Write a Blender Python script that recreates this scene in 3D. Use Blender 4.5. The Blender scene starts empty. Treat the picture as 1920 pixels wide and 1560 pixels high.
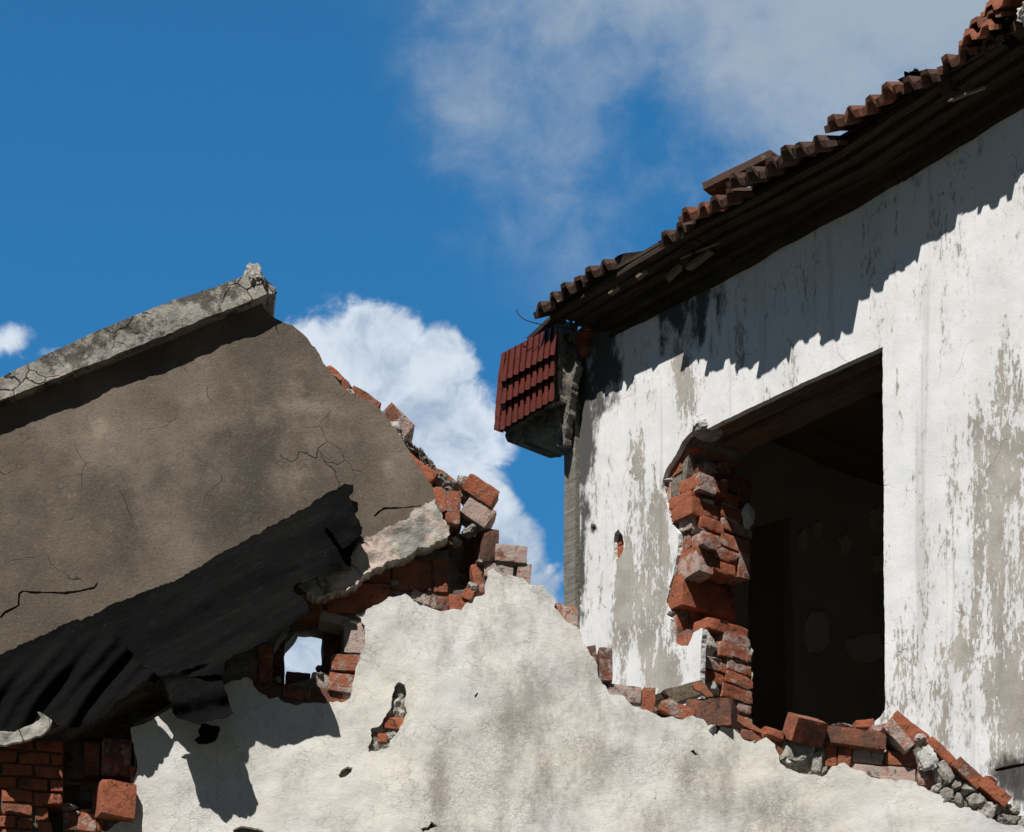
import bpy, bmesh, math, random
import numpy as np
from mathutils import Vector, Matrix, noise, geometry
rad = math.radians
S = bpy.context.scene
C = S.collection
# ------------------------------------------------------------------ camera
F, CX, HY = 5000.0, 960.0, 3045.0          # focal length, centre column and horizon row in photo pixels (level camera, rising front)
EYE = 1.6
cam_d = bpy.data.cameras.new('camera'); cam = bpy.data.objects.new('camera', cam_d); C.objects.link(cam)
cam.location = (0, 0, EYE); cam.rotation_euler = (rad(90), 0, 0)
cam_d.sensor_width = 36; cam_d.lens = F/1920*36
cam_d.shift_y = (HY-780)/1920
cam_d.clip_start = .1; cam_d.clip_end = 3000
S.camera = cam
S.render.resolution_x, S.render.resolution_y = 1024, 832
S.view_settings.view_transform = 'Standard'; S.view_settings.look = 'None'
S.view_settings.exposure = 0.35; S.view_settings.gamma = 1
# ------------------------------------------------------------------ sun
SUN = Vector((.40, 1.0, -1.5)).normalized()
sl = bpy.data.lights.new('sun', 'SUN'); sl.energy = 5.0; sl.angle = rad(.5); sl.color = (1, .965, .91)
so = bpy.data.objects.new('sun', sl); C.objects.link(so)
so.rotation_euler = SUN.to_track_quat('-Z', 'Y').to_euler(); so.location = (-3, -6, 14)
# ------------------------------------------------------------------ node helper
class NT:
    def __init__(s, tree): s.t = tree; s.n = tree.nodes; s.l = tree.links
    def new(s, k, **kw):
        n = s.n.new(k)
        for a, b in kw.items(): setattr(n, a, b)
        return n
    def set(s, sock, v):
        if hasattr(v, 'is_linked') or isinstance(v, bpy.types.NodeSocket): s.l.new(v, sock)
        else:
            try: sock.default_value = v
            except Exception: sock.default_value = (v[0], v[1], v[2], 1) if len(v) == 3 else v
    def m(s, op, a, b=0.0, c=0.0, clamp=False):
        n = s.new('ShaderNodeMath', operation=op, use_clamp=clamp)
        s.set(n.inputs[0], a); s.set(n.inputs[1], b); s.set(n.inputs[2], c); return n.outputs[0]
    def vm(s, op, a, b=(0, 0, 0)):
        n = s.new('ShaderNodeVectorMath', operation=op); s.set(n.inputs[0], a); s.set(n.inputs[1], b)
        return n.outputs['Value'] if op in ('LENGTH', 'DOT_PRODUCT', 'DISTANCE') else n.outputs[0]
    def noise(s, v, sc, det=4, ro=.55, dist=0):
        n = s.new('ShaderNodeTexNoise'); s.set(n.inputs['Vector'], v)
        n.inputs['Scale'].default_value = sc; n.inputs['Detail'].default_value = det
        n.inputs['Roughness'].default_value = ro; n.inputs['Distortion'].default_value = dist
        return n.outputs['Fac']
    def noisec(s, v, sc, det=3):
        n = s.new('ShaderNodeTexNoise'); s.set(n.inputs['Vector'], v)
        n.inputs['Scale'].default_value = sc; n.inputs['Detail'].default_value = det
        return n.outputs['Color']
    def vor(s, v, sc, feat='DISTANCE_TO_EDGE'):
        n = s.new('ShaderNodeTexVoronoi', feature=feat); s.set(n.inputs['Vector'], v)
        n.inputs['Scale'].default_value = sc; return n.outputs['Distance']
    def st(s, x, a, b, lo=0., hi=1.):      # smoothstep
        n = s.new('ShaderNodeMapRange', interpolation_type='SMOOTHSTEP'); s.set(n.inputs[0], x)
        s.set(n.inputs[1], a); s.set(n.inputs[2], b); s.set(n.inputs[3], lo); s.set(n.inputs[4], hi); return n.outputs[0]
    def mix(s, f, a, b, mode='MIX'):
        n = s.new('ShaderNodeMix', data_type='RGBA', blend_type=mode)
        s.set(n.inputs[0], f); s.set(n.inputs[6], a); s.set(n.inputs[7], b); return n.outputs[2]
    def map(s, v, scale=(1, 1, 1), rot=(0, 0, 0), loc=(0, 0, 0)):
        n = s.new('ShaderNodeMapping'); s.set(n.inputs[0], v)
        n.inputs[1].default_value = loc; n.inputs[2].default_value = rot; n.inputs[3].default_value = scale; return n.outputs[0]
    def attr(s, name):
        n = s.new('ShaderNodeAttribute', attribute_name=name); return n.outputs['Fac']
    def bump(s, h, strength, dist, nrm=None):
        n = s.new('ShaderNodeBump'); s.set(n.inputs['Height'], h)
        n.inputs['Strength'].default_value = strength; n.inputs['Distance'].default_value = dist
        if nrm: s.l.new(nrm, n.inputs['Normal'])
        return n.outputs[0]
# ------------------------------------------------------------------ world
W = bpy.data.worlds.new('World'); S.world = W; W.use_nodes = True
w = NT(W.node_tree); bgn = w.n['Background']
sky = w.new('ShaderNodeTexSky', sky_type='NISHITA'); sky.sun_disc = False
sky.sun_elevation = math.asin(-SUN.z); sky.sun_rotation = math.atan2(-SUN.x, -SUN.y)
sky.altitude = 0; sky.air_density = 1.0; sky.dust_density = .3; sky.ozone_density = 3.0
tc = w.new('ShaderNodeTexCoord').outputs['Generated']
sx = w.new('ShaderNodeSeparateXYZ'); w.l.new(tc, sx.inputs[0])
yy = w.m('MAXIMUM', w.m('ABSOLUTE', sx.outputs[1]), .05)
U = w.m('MULTIPLY_ADD', w.m('DIVIDE', sx.outputs[0], yy), 5.0, .96)       # tangent-plane azimuth / elevation of the cloud field
V = w.m('MULTIPLY_ADD', w.m('DIVIDE', sx.outputs[2], yy), -5.0, 3.045)
cb = w.new('ShaderNodeCombineXYZ'); w.l.new(U, cb.inputs[0]); w.l.new(V, cb.inputs[1]); uv = cb.outputs[0]
def blob(cx, cy, rx, ry, soft=.0):
    d = w.vm('LENGTH', w.vm('MULTIPLY', w.vm('SUBTRACT', uv, (cx, cy, 0)), (1/rx, 1/ry, 0)))
    return w.st(d, 1.0, soft)
def msum(L):
    r = L[0]
    for q in L[1:]: r = w.m('MAXIMUM', r, q)
    return r
warp = w.vm('ADD', uv, w.vm('MULTIPLY', w.vm('SUBTRACT', w.noisec(uv, 5.0, 8), (.5, .5, .5)), (.16, .16, 0)))
f1 = w.noise(warp, 6.0, 14, .60); f2 = w.noise(warp, 11.0, 12, .62); f3 = w.noise(w.map(warp, (1, 1, 1), (0, 0, .5), (3, 1, 0)), 3.2, 14, .63)
uv0 = uv; uv = w.vm('ADD', uv, w.vm('MULTIPLY', w.vm('SUBTRACT', w.noisec(uv0, 7.0, 8), (.5, .5, .5)), (.13, .13, 0)))
front = w.st(sx.outputs[1], .0, .3)
cum = msum([blob(.69, .73, .24, .22), w.m('MULTIPLY', blob(.79, .82, .22, .28), .85), w.m('MULTIPLY', blob(.88, .96, .15, .20), .6), blob(.60, .70, .18, .16),
            blob(.71, .625, .13, .11), blob(.83, .68, .10, .12), blob(1.01, 1.15, .10, .13), blob(.50, 1.30, .60, .36), blob(.93, 1.05, .14, .2),
            w.m('MULTIPLY', blob(-.03, .70, .10, .05), .36), w.m('MULTIPLY', blob(.02, .63, .12, .07), .42), w.m('MULTIPLY', blob(.09, .675, .08, .03), .4)])
cden = w.m('MULTIPLY', w.st(w.m('ADD', cum, w.m('ADD', w.m('MULTIPLY', w.m('SUBTRACT', f1, .5), 1.2), w.m('MULTIPLY', w.m('SUBTRACT', f2, .5), .6))), .16, .52, 0, .96), w.m('MULTIPLY', front, w.st(cum, .0, .12)))
uvh = uv; uv = w.vm('ADD', uvh, w.vm('MULTIPLY', w.vm('SUBTRACT', w.noisec(uv0, 3.0, 8), (.5, .5, .5)), (.26, .26, 0)))
hi = msum([blob(1.45, -.15, .90, .66), blob(1.90, .10, 1.1, .85), w.m('MULTIPLY', blob(.98, .17, .36, .35), .52), w.m('MULTIPLY', blob(1.15, .2, .55, .50), .60), w.m('MULTIPLY', blob(1.02, .05, .34, .30), .7), w.m('MULTIPLY', blob(1.45, .32, .34, .26), .75)])
gap = w.m('MAXIMUM', w.m('MULTIPLY', blob(1.30, .25, .22, .14), .8), w.m('MULTIPLY', blob(1.24, .48, .34, .30), .75))
hd = w.m('ADD', hi, w.m('MULTIPLY', w.m('SUBTRACT', f3, .5), 1.9))
hd = w.m('SUBTRACT', hd, w.m('MULTIPLY', gap, .42))
hden = w.m('MULTIPLY', w.m('MULTIPLY', w.st(hd, -.05, 1.0), w.st(hi, .0, .25, 0, .93)), front)
skyc = w.mix(1.0, sky.outputs[0], (.22, .78, 1.02, 1), 'MULTIPLY')
K = 1.0
ccol = w.mix(w.st(w.m('ADD', w.m('ADD', f1, w.m('MULTIPLY', f2, .6)), w.st(V, 1.2, .6, -.10, .08)), .62, 1.0), (2.7*K, 3.5*K, 4.6*K, 1), (5.6*K, 6.2*K, 6.9*K, 1))
hcol = w.mix(w.st(V, .0, .9), (2.9*K, 3.5*K, 4.2*K, 1), (2.2*K, 3.1*K, 4.6*K, 1))
back_dim = w.st(sx.outputs[1], .45, -.05)        # made-up dimming of the unseen sky behind the camera, cuts fill in shade
skyc = w.mix(w.m('MULTIPLY', back_dim, .96), skyc, (.28, .40, .66, 1))
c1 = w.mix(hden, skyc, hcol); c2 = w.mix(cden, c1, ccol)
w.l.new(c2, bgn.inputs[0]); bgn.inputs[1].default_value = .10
# ------------------------------------------------------------------ geometry helpers
class Plane:
    def __init__(s, O, u, n):
        s.O = np.array(O, float); s.u = np.array(u, float); s.n = np.array(n, float)
    def at(s, px, py, h=0.):
        px = np.asarray(px, float); py = np.asarray(py, float); h = np.asarray(h, float)
        r = np.stack([(px-CX)/F, np.ones_like(px), (HY-py)/F], -1)
        t = (s.O@s.n - np.array([0, 0, EYE])@s.n + h)/(r@s.n)
        return r*t[..., None] + np.array([0, 0, EYE])
    def loc(s, a, z, h=0.):
        a = np.asarray(a, float); z = np.asarray(z, float); h = np.asarray(h, float)
        p = s.O + a[..., None]*s.u + h[..., None]*s.n
        p = np.array(p); p[..., 2] = z; return p
    def co(s, P):
        d = P-s.O; return d@s.u, P[..., 2], d@s.n
def pix(P): return CX+F*P[..., 0]/P[..., 1], HY-F*(P[..., 2]-EYE)/P[..., 1]
ta = math.atan(.12)
A = Plane((0, 9.4, 0), (math.cos(ta), math.sin(ta), 0), (math.sin(ta), -math.cos(ta), 0))
tb = rad(49)
B = Plane((.994, 11.3, 0), (math.cos(tb), -math.sin(tb), 0), (-math.sin(tb), -math.cos(tb), 0))
rp = B.at(1302, 1100, 0)
R = Plane((rp[0], rp[1], 0), -B.n, B.u)         # the broken left jamb of the window, facing along the wall
def fbm(p, sc, o=4):
    return noise.fractal(Vector(p)*sc, 1.0, 2.0, o, noise_basis='PERLIN_ORIGINAL')
def link(name, me, mat, parent=None):
    o = bpy.data.objects.new(name, me); C.objects.link(o)
    if mat: me.materials.append(mat)
    if parent: o.parent = parent
    return o
def mesh(name, V_, F_, attrs=None, smooth=False):
    me = bpy.data.meshes.new(name); me.from_pydata([tuple(v) for v in V_], [], [tuple(f) for f in F_]); me.update()
    for k, a in (attrs or {}).items():
        at = me.attributes.new(k, 'FLOAT', 'POINT'); at.data.foreach_set('value', np.asarray(a, np.float32))
    if smooth:
        me.polygons.foreach_set('use_smooth', [True]*len(me.polygons)); me.set_sharp_from_angle(angle=rad(32))
    return me
def tag(o, label, cat, group=None, kind=None):
    if label: o['label'] = label
    if cat: o['category'] = cat
    if group: o['group'] = group
    if kind: o['kind'] = kind
    return o
def empty(name, loc, label, cat, group=None):
    o = bpy.data.objects.new(name, None); C.objects.link(o); o.location = loc; o.empty_display_size = .1
    return tag(o, label, cat, group)
class Shift:      # parents at a base point: children keep world coordinates through an inverse matrix
    pass
def adopt(o, parent):
    o.parent = parent; o.matrix_parent_inverse = Matrix.Translation(-parent.location); return o
def pip(x, y, poly):
    poly = np.asarray(poly, float); x = np.asarray(x); y = np.asarray(y)
    ins = np.zeros(x.shape, bool); j = len(poly)-1
    for i in range(len(poly)):
        xi, yi = poly[i]; xj, yj = poly[j]
        if yi != yj:
            c = ((yi > y) != (yj > y)) & (x < (xj-xi)*(y-yi)/(yj-yi)+xi); ins ^= c
        j = i
    return ins
def inframe(x, y): return (-60 < x < 1980) and (-60 < y < 1620)
def resample(poly, step, jag, seed=0, closed=True, coarse=90):
    out = []; n = len(poly)
    for i in range(n if closed else n-1):
        a = Vector(poly[i]); b = Vector(poly[(i+1) % n]); L = (b-a).length
        st_ = step if (inframe(*a) or inframe(*b)) else coarse
        k = max(1, int(L/st_)); d = (b-a).normalized() if L > 0 else Vector((1, 0)); nn = Vector((-d.y, d.x))
        for q in range(k):
            p = a.lerp(b, q/k)
            if inframe(*p):
                v = Vector((p.x*.05, p.y*.05, seed*7.3)); v2 = v*3.1
                p = p + nn*jag*(noise.noise(v)*1.1+noise.noise(v2)*.8+noise.noise(v2*2.3)*.5)*1.3
            out.append((p.x, p.y))
    return out
def blobs(L, px, py, base=0.):
    r = np.full(px.shape, float(base))
    for (cx, cy, rx, ry, a) in L: r = r + a*np.exp(-(((px-cx)/rx)**2+((py-cy)/ry)**2))
    return r
def slab(name, pl, outline, hf, th, mat, parent, holes=(), res=9, jag=2, amp=.0, ampsc=6, back=False, hfun=None, attrs=None, seed=0, smooth=True, edge=0.0):
    rnd = random.Random(seed)
    o2 = resample(outline, res*.8, jag, seed); hs = [resample(h, res*.5, jag*.6, seed+3+i) for i, h in enumerate(holes)]
    pts = []; ed = []
    for loop in [o2]+hs:
        b = len(pts); pts += loop; ed += [(b+i, b+(i+1) % len(loop)) for i in range(len(loop))]
    ar = np.array(o2); x0, y0 = ar.min(0); x1, y1 = ar.max(0)
    gx = []; gy = []
    j = 0; y = max(y0, -60)
    while y < min(y1, 1620):
        x = max(x0, -60)+(res*.5 if j % 2 else 0)
        while x < min(x1, 1980):
            gx.append(x+rnd.uniform(-.25, .25)*res); gy.append(y+rnd.uniform(-.25, .25)*res); x += res
        y += res*.87; j += 1
    y = y0+40
    while y < y1:
        x = x0+40
        while x < x1:
            if not (-70 < x < 1990 and -70 < y < 1630): gx.append(x+rnd.uniform(-9, 9)); gy.append(y+rnd.uniform(-9, 9))
            x += 80
        y += 80
    gx = np.array(gx); gy = np.array(gy)
    if len(gx):
        ok = pip(gx, gy, o2)
        for h in hs: ok &= ~pip(gx, gy, h)
        gx = gx[ok]; gy = gy[ok]
        # drop grid points that crowd the boundary
        bp = np.array(pts); keep = np.ones(len(gx), bool)
        for k in range(0, len(gx), 2000):
            d = ((gx[k:k+2000, None]-bp[None, :, 0])**2+(gy[k:k+2000, None]-bp[None, :, 1])**2).min(1)
            keep[k:k+2000] = d > (res*.45)**2
        pts = pts+list(zip(gx[keep], gy[keep]))
    res_ = geometry.delaunay_2d_cdt([Vector(p) for p in pts], ed, [], 0, 1e-5)
    vv = np.array([(v.x, v.y) for v in res_[0]]); ff = [tuple(f) for f in res_[2]]
    cen = np.array([vv[list(f)].mean(0) for f in ff])
    ok = pip(cen[:, 0], cen[:, 1], o2)
    for h in hs: ok &= ~pip(cen[:, 0], cen[:, 1], h)
    ff = [f for f, k in zip(ff, ok) if k]
    # image y points down: orient faces towards the camera
    def area(f):
        (ax, ay), (bx, by), (cx_, cy_) = vv[f[0]], vv[f[1]], vv[f[2]]
        return (bx-ax)*(cy_-ay)-(cx_-ax)*(by-ay)
    ff = [f if area(f) < 0 else tuple(reversed(f)) for f in ff]
    px, py = vv[:, 0], vv[:, 1]
    H = np.full(len(vv), hf, float)
    if hfun is not None: H = H+hfun(px, py)
    P = pl.at(px, py, H)
    if amp:
        for i in range(len(P)):
            if inframe(px[i], py[i]): P[i] += pl.n*amp*fbm(P[i]+seed, ampsc, 4)
    cnt = {}
    for f in ff:
        for q in range(3):
            e = (f[q], f[(q+1) % 3]); k = (min(e), max(e)); cnt.setdefault(k, []).append(e)
    bd = [v[0] for v in cnt.values() if len(v) == 1]
    n = len(P)
    PX, PY = px, py
    if back:
        P2 = P-pl.n*th if not callable(th) else P-pl.n*th(px, py)[:, None]
        allP = np.vstack([P, P2]); FF = list(ff)+[tuple(q+n for q in reversed(f)) for f in ff]
        ids = sorted({q for e in bd for q in e}); k_ = len(ids); m1 = {q: 2*n+i for i, q in enumerate(ids)}; m2 = {q: 2*n+k_+i for i, q in enumerate(ids)}
        allP = np.vstack([allP, P[ids], P2[ids]])
        FF += [(m1[a], m2[a], m2[b], m1[b]) for a, b in bd]; PX = np.concatenate([px, px, px[ids], px[ids]]); PY = np.concatenate([py, py, py[ids], py[ids]])
    else:
        ids = sorted({q for e in bd for q in e}); mp = {q: n+i for i, q in enumerate(ids)}; mp2 = {q: n+len(ids)+i for i, q in enumerate(ids)}; mp0 = {q: n+2*len(ids)+i for i, q in enumerate(ids)}
        Pm = P[ids]-pl.n*th*.5; Pb = P[ids]-pl.n*th
        ux = np.array([fbm(p, 30, 3) for p in Pm])
        Pm = Pm+pl.u*(ux*edge)[:, None]; Pm[:, 2] += np.array([fbm(p+5, 30, 3) for p in Pm])*edge
        allP = np.vstack([P, Pm, Pb, P[ids]]); FF = list(ff)
        for a, b in bd: FF += [(mp0[a], mp[a], mp[b], mp0[b]), (mp[a], mp2[a], mp2[b], mp[b])]
        PX = np.concatenate([px, px[ids], px[ids], px[ids]]); PY = np.concatenate([py, py[ids], py[ids], py[ids]])
    at = {k: np.clip(blobs(L, PX, PY), 0, 1.5) if isinstance(L, list) else L(PX, PY) for k, L in (attrs or {}).items()}
    me = mesh(name, allP, FF, at)
    nb = len(ff)
    if smooth: me.polygons.foreach_set('use_smooth', [i < nb for i in range(len(FF))])
    o = link(name, me, mat)
    if parent: adopt(o, parent)
    return o
# box-surface template for bricks
def template(nx, ny, nz):
    idx = {}; V_ = []; F_ = []
    def g(i, j, k):
        if (i, j, k) not in idx: idx[(i, j, k)] = len(V_); V_.append((2*i/nx-1, 2*j/ny-1, 2*k/nz-1))
        return idx[(i, j, k)]
    for i in range(nx):
        for j in range(ny):
            F_.append((g(i, j, 0), g(i, j+1, 0), g(i+1, j+1, 0), g(i+1, j, 0)))
            F_.append((g(i, j, nz), g(i+1, j, nz), g(i+1, j+1, nz), g(i, j+1, nz)))
    for i in range(nx):
        for k in range(nz):
            F_.append((g(i, 0, k), g(i+1, 0, k), g(i+1, 0, k+1), g(i, 0, k+1)))
            F_.append((g(i, ny, k), g(i, ny, k+1), g(i+1, ny, k+1), g(i+1, ny, k)))
    for j in range(ny):
        for k in range(nz):
            F_.append((g(0, j, k), g(0, j, k+1), g(0, j+1, k+1), g(0, j+1, k)))
            F_.append((g(nx, j, k), g(nx, j+1, k), g(nx, j+1, k+1), g(nx, j, k+1)))
    return np.array(V_), F_
TV, TF = template(12, 7, 7)
class Bag:
    def __init__(s): s.V = []; s.F = []; s.a = {'tone': [], 'mort': [], 'rnd': []}; s.n = 0
    def add(s, V_, F_, tone=0, mort=0, rnd=0):
        s.V.append(V_); s.F += [tuple(q+s.n for q in f) for f in F_]; s.n += len(V_)
        for k, v in (('tone', tone), ('mort', mort), ('rnd', rnd)): s.a[k].append(np.full(len(V_), v))
    def build(s, name, mat, parent=None, center=False, smooth=True):
        V_ = np.vstack(s.V); c = None
        if center: c = V_.mean(0); c[2] = V_[:, 2].min(); V_ = V_-c
        me = mesh(name, V_, s.F, {k: np.concatenate(v) for k, v in s.a.items()}, smooth)
        o = link(name, me, mat)
        if center: o.location = c
        if parent: adopt(o, parent)
        return o
def each(bag, name, mat, fin_=None, per=1, smooth=True):
    # every piece of the bag becomes a mesh of its own
    i = 0; off = 0; fi = 0
    while i < len(bag.V):
        b2 = Bag(); n = 0
        for q in range(i, min(i+per, len(bag.V))): n += len(bag.V[q])
        fs = []
        while fi < len(bag.F) and min(bag.F[fi]) < off+n: fs.append(tuple(v-off for v in bag.F[fi])); fi += 1
        b2.V = bag.V[i:i+per]; b2.F = fs; b2.a = {k: v[i:i+per] for k, v in bag.a.items()}; b2.n = n
        o = b2.build(name, mat, smooth=smooth)
        if fin_: fin_(o)
        off += n; i += per
def frame(pl, roll=0, yaw=0, pitch=0):
    u, n, z = Vector(pl.u), Vector(pl.n), Vector((0, 0, 1))
    M = Matrix((u, -n, z)).transposed()       # local x along the wall, y into it, z up
    Rm = Matrix.Rotation(rad(-roll), 3, Vector((0, 1, 0)))@Matrix.Rotation(rad(yaw), 3, 'Z')@Matrix.Rotation(rad(pitch), 3, 'X')
    return np.array(M@Rm)
def brickverts(c, M, dims, seed, chip=2, rough=.0022, rnd_r=.0035, chipd=.85):
    rr = random.Random(seed); L, D, H_ = dims; half = np.array([L, D, H_])/2
    r = min(rnd_r, min(half)*.5)
    V_ = TV.copy(); P = V_*half
    inner = np.clip(P, -(half-r), half-r); d = P-inner; ln = np.linalg.norm(d, axis=1); msk = ln > 1e-9
    P[msk] = inner[msk]+d[msk]/ln[msk, None]*r
    for _ in range(chip):
        sg = np.array([rr.choice((-1, 1)) for _ in range(3)], float)
        nn = sg*np.array([rr.uniform(.3, 1), rr.uniform(.3, 1), rr.uniform(.3, 1)])
        if rr.random() < .5: nn[rr.randrange(3)] *= .15
        nn /= np.linalg.norm(nn); far = (np.abs(nn)*half).sum(); lim = far*rr.uniform(chipd, .97)
        q = P@nn-lim; q = np.clip(q, 0, None); P -= q[:, None]*nn
    off = np.array([seed*1.37 % 50, seed*.71 % 50, 0])
    for i in range(len(P)):
        p = Vector(P[i]+off)
        nv = noise.noise_vector(p*28)*.6+noise.noise_vector(p*70)*.4
        P[i] += np.array(nv)*rough*1.6
    # a little warp
    P[:, 2] += rr.uniform(-.02, .02)*P[:, 0]; P[:, 1] += rr.uniform(-.05, .05)*P[:, 2]
    return P@M.T+c
_seed = [11]
def nb():
    _seed[0] += 1; return _seed[0]
def mpx(pl, cx, cy, h, w_, h_):
    a = pl.at(cx-w_/2, cy, h); b = pl.at(cx+w_/2, cy, h)
    ww = abs((b-a)@pl.u) if abs(w_) > 0 else 0
    Y = pl.at(cx, cy, h)[1]
    return ww, h_/F*Y
def brick(bag, pl, cx, cy, w_, h_, roll=0, tone=.4, mort=.4, hf=-.02, D=.11, yaw=0, pitch=0, chip=2, rough=.0022, chipd=.85):
    # cx,cy,w,h: where the outer face is seen in the photo; hf: distance of that face in front of the wall plane
    sd = nb(); ww, hh = mpx(pl, cx, cy, hf, w_, h_)
    c = pl.at(cx, cy, hf)-pl.n*D/2
    bag.add(brickverts(c, frame(pl, roll, yaw, pitch), (ww, D, hh), sd, chip+1, rough, .0035, chipd), TF, tone, mort, (sd*.377) % 1)
def rock(bag, pl, cx, cy, w_, h_, hf=-.0, D=.08, roll=0, tone=.5, mort=.5, sub=4, cuts=13, rough=.16):
    sd = nb(); rr = random.Random(sd); ww, hh = mpx(pl, cx, cy, hf, w_, h_)
    bm = bmesh.new(); bmesh.ops.create_icosphere(bm, subdivisions=sub, radius=1)
    P = np.array([v.co[:] for v in bm.verts]); Fc = [tuple(v.index for v in f.verts) for f in bm.faces]; bm.free()
    for _ in range(cuts):
        nn = np.array([rr.gauss(0, 1) for _ in range(3)]); nn /= np.linalg.norm(nn)
        q = np.clip(P@nn-rr.uniform(.55, .82), 0, None); P -= q[:, None]*nn
    for i in range(len(P)):
        v = Vector(P[i])+Vector((sd, 0, 0)); P[i] *= 1+rough*(noise.noise(v*1.8)+.6*noise.noise(v*4.5)+.5*noise.noise(v*9)+.4*noise.noise(v*18))
    P *= np.array([ww*.58, D*.58, hh*.58])
    c = pl.at(cx, cy, hf)-pl.n*D*.4
    bag.add(P@frame(pl, roll).T+c, Fc, tone, mort, (sd*.377) % 1)
def beam(bag, p0, p1, wdt, hgt, up=(0, 0, 1), n=14, rough=.004, seed=None, side=None, taper=0, tone=.5):
    # a rough timber from p0 to p1
    p0 = np.array(p0, float); p1 = np.array(p1, float); sd = seed or nb()
    d = p1-p0; L = np.linalg.norm(d); d /= L; s_ = np.cross(d, np.array(up, float)); s_ /= np.linalg.norm(s_); u_ = np.cross(s_, d)
    V_ = []; F_ = []; ring = [(-.5, -.5), (0, -.5), (.5, -.5), (.5, 0), (.5, .5), (0, .5), (-.5, .5), (-.5, 0)]
    for i in range(n+1):
        t = i/n
        for (a, b) in ring:
            p = p0+d*L*t+s_*a*wdt*(1-taper*t)+u_*b*hgt*(1-taper*t)
            q = Vector(p*9+sd); jit = np.array(noise.noise_vector(q))*rough+np.array(noise.noise_vector(q*3))*rough*.5
            e = .02*noise.noise(Vector((a*7, b*7, sd+i*0.)))*(1 if i in (0, n) else 0)
            V_.append(p+jit+d*e)
        if i:
            k = 8*i
            for q in range(8): F_.append((k-8+q, k-8+(q+1) % 8, k+(q+1) % 8, k+q))
    F_.append(tuple(range(7, -1, -1))); F_.append(tuple(range(8*n, 8*n+8)))
    bag.add(np.array(V_), F_, tone, 0, (sd*.377) % 1)
def boxm(name, p, mat, parent=None):   # p: 8 points, bottom ring then top ring
    F_ = [(3, 2, 1, 0), (4, 5, 6, 7), (0, 1, 5, 4), (1, 2, 6, 5), (2, 3, 7, 6), (3, 0, 4, 7)]
    me = mesh(name, p, F_); bm = bmesh.new(); bm.from_mesh(me); bmesh.ops.recalc_face_normals(bm, faces=bm.faces); bm.to_mesh(me); bm.free()
    o = link(name, me, mat)
    if parent: adopt(o, parent)
    return o
# ------------------------------------------------------------------ materials
def material(name):
    m = bpy.data.materials.new(name); m.use_nodes = True; t = NT(m.node_tree)
    b = t.n['Principled BSDF']; b.inputs['Roughness'].default_value = .9
    b.inputs['Specular IOR Level'].default_value = .25
    P = t.new('ShaderNodeTexCoord').outputs['Object']
    return m, t, b, P
def fin(t, b, col, nrm=None, rough=None):
    t.l.new(col, b.inputs['Base Color'])
    if nrm: t.l.new(nrm, b.inputs['Normal'])
    if rough is not None: t.set(b.inputs['Roughness'], rough)
def warped(t, P, sc, amt):
    return t.vm('ADD', P, t.vm('MULTIPLY', t.vm('SUBTRACT', t.noisec(P, sc, 4), (.5, .5, .5)), (amt, amt, amt)))
def m_plaster():
    m, t, b, P = material('cracked_white_plaster')
    s = t.attr('stain')
    base = t.mix(t.st(t.noise(P, 1.6, 5, .6), .38, .62), (.60, .60, .595, 1), (.645, .62, .565, 1))
    base = t.mix(t.m('MULTIPLY', t.st(t.noise(P, 14, 6, .65), .45, .75), .35), base, (.50, .46, .39, 1))
    Pv = t.map(P, (1, 1, .45))
    g = t.m('ADD', t.m('MULTIPLY', t.noise(t.map(warped(t, P, 8, .06), (1, 1, .4)), 9, 10, .74), .75), t.m('MULTIPLY', t.noise(P, 60, 6, .75), .4))
    gm = t.st(t.m('MULTIPLY_ADD', s, .24, g), .55, .86)
    base = t.mix(t.m('MULTIPLY', gm, .66), base, (.19, .16, .13, 1))
    sp = t.st(t.noise(P, 160, 3, .6), .68, .76); sp = t.m('MULTIPLY', sp, t.st(t.noise(P, 6, 4), .42, .62))
    base = t.mix(t.m('MULTIPLY', sp, .7), base, (.12, .10, .08, 1))
    W1 = warped(t, warped(t, P, 6, .12), 26, .05); v1 = t.vor(t.map(W1, (1, 1, 1.25)), 24); v2 = t.vor(warped(t, P, 30, .06), 66)
    l1 = t.m('MULTIPLY', t.st(v1, .022, .0), t.st(t.noise(P, 5, 7, .62), .48, .60)); l2 = t.m('MULTIPLY', t.st(v2, .07, .0), t.st(t.noise(t.vm('ADD', P, (3, 1, 2)), 4.3, 7), .49, .60))
    ln = t.m('MAXIMUM', t.m('MULTIPLY', l1, .9), t.m('MULTIPLY', l2, .7))
    base = t.mix(t.m('MULTIPLY', ln, .5), base, (.17, .14, .11, 1))
    h = t.m('ADD', t.m('MULTIPLY', t.noise(P, 5, 6, .6), 1.0), t.m('MULTIPLY', t.noise(t.map(W1, (1, 1, 1.7)), 26, 10, .74), .75))
    h = t.m('ADD', h, t.m('MULTIPLY', t.noise(P, 120, 6, .72), .35))
    h = t.m('SUBTRACT', h, t.m('MULTIPLY', ln, .32))
    fin(t, b, base, t.bump(h, .6, .0055)); return m
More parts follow.
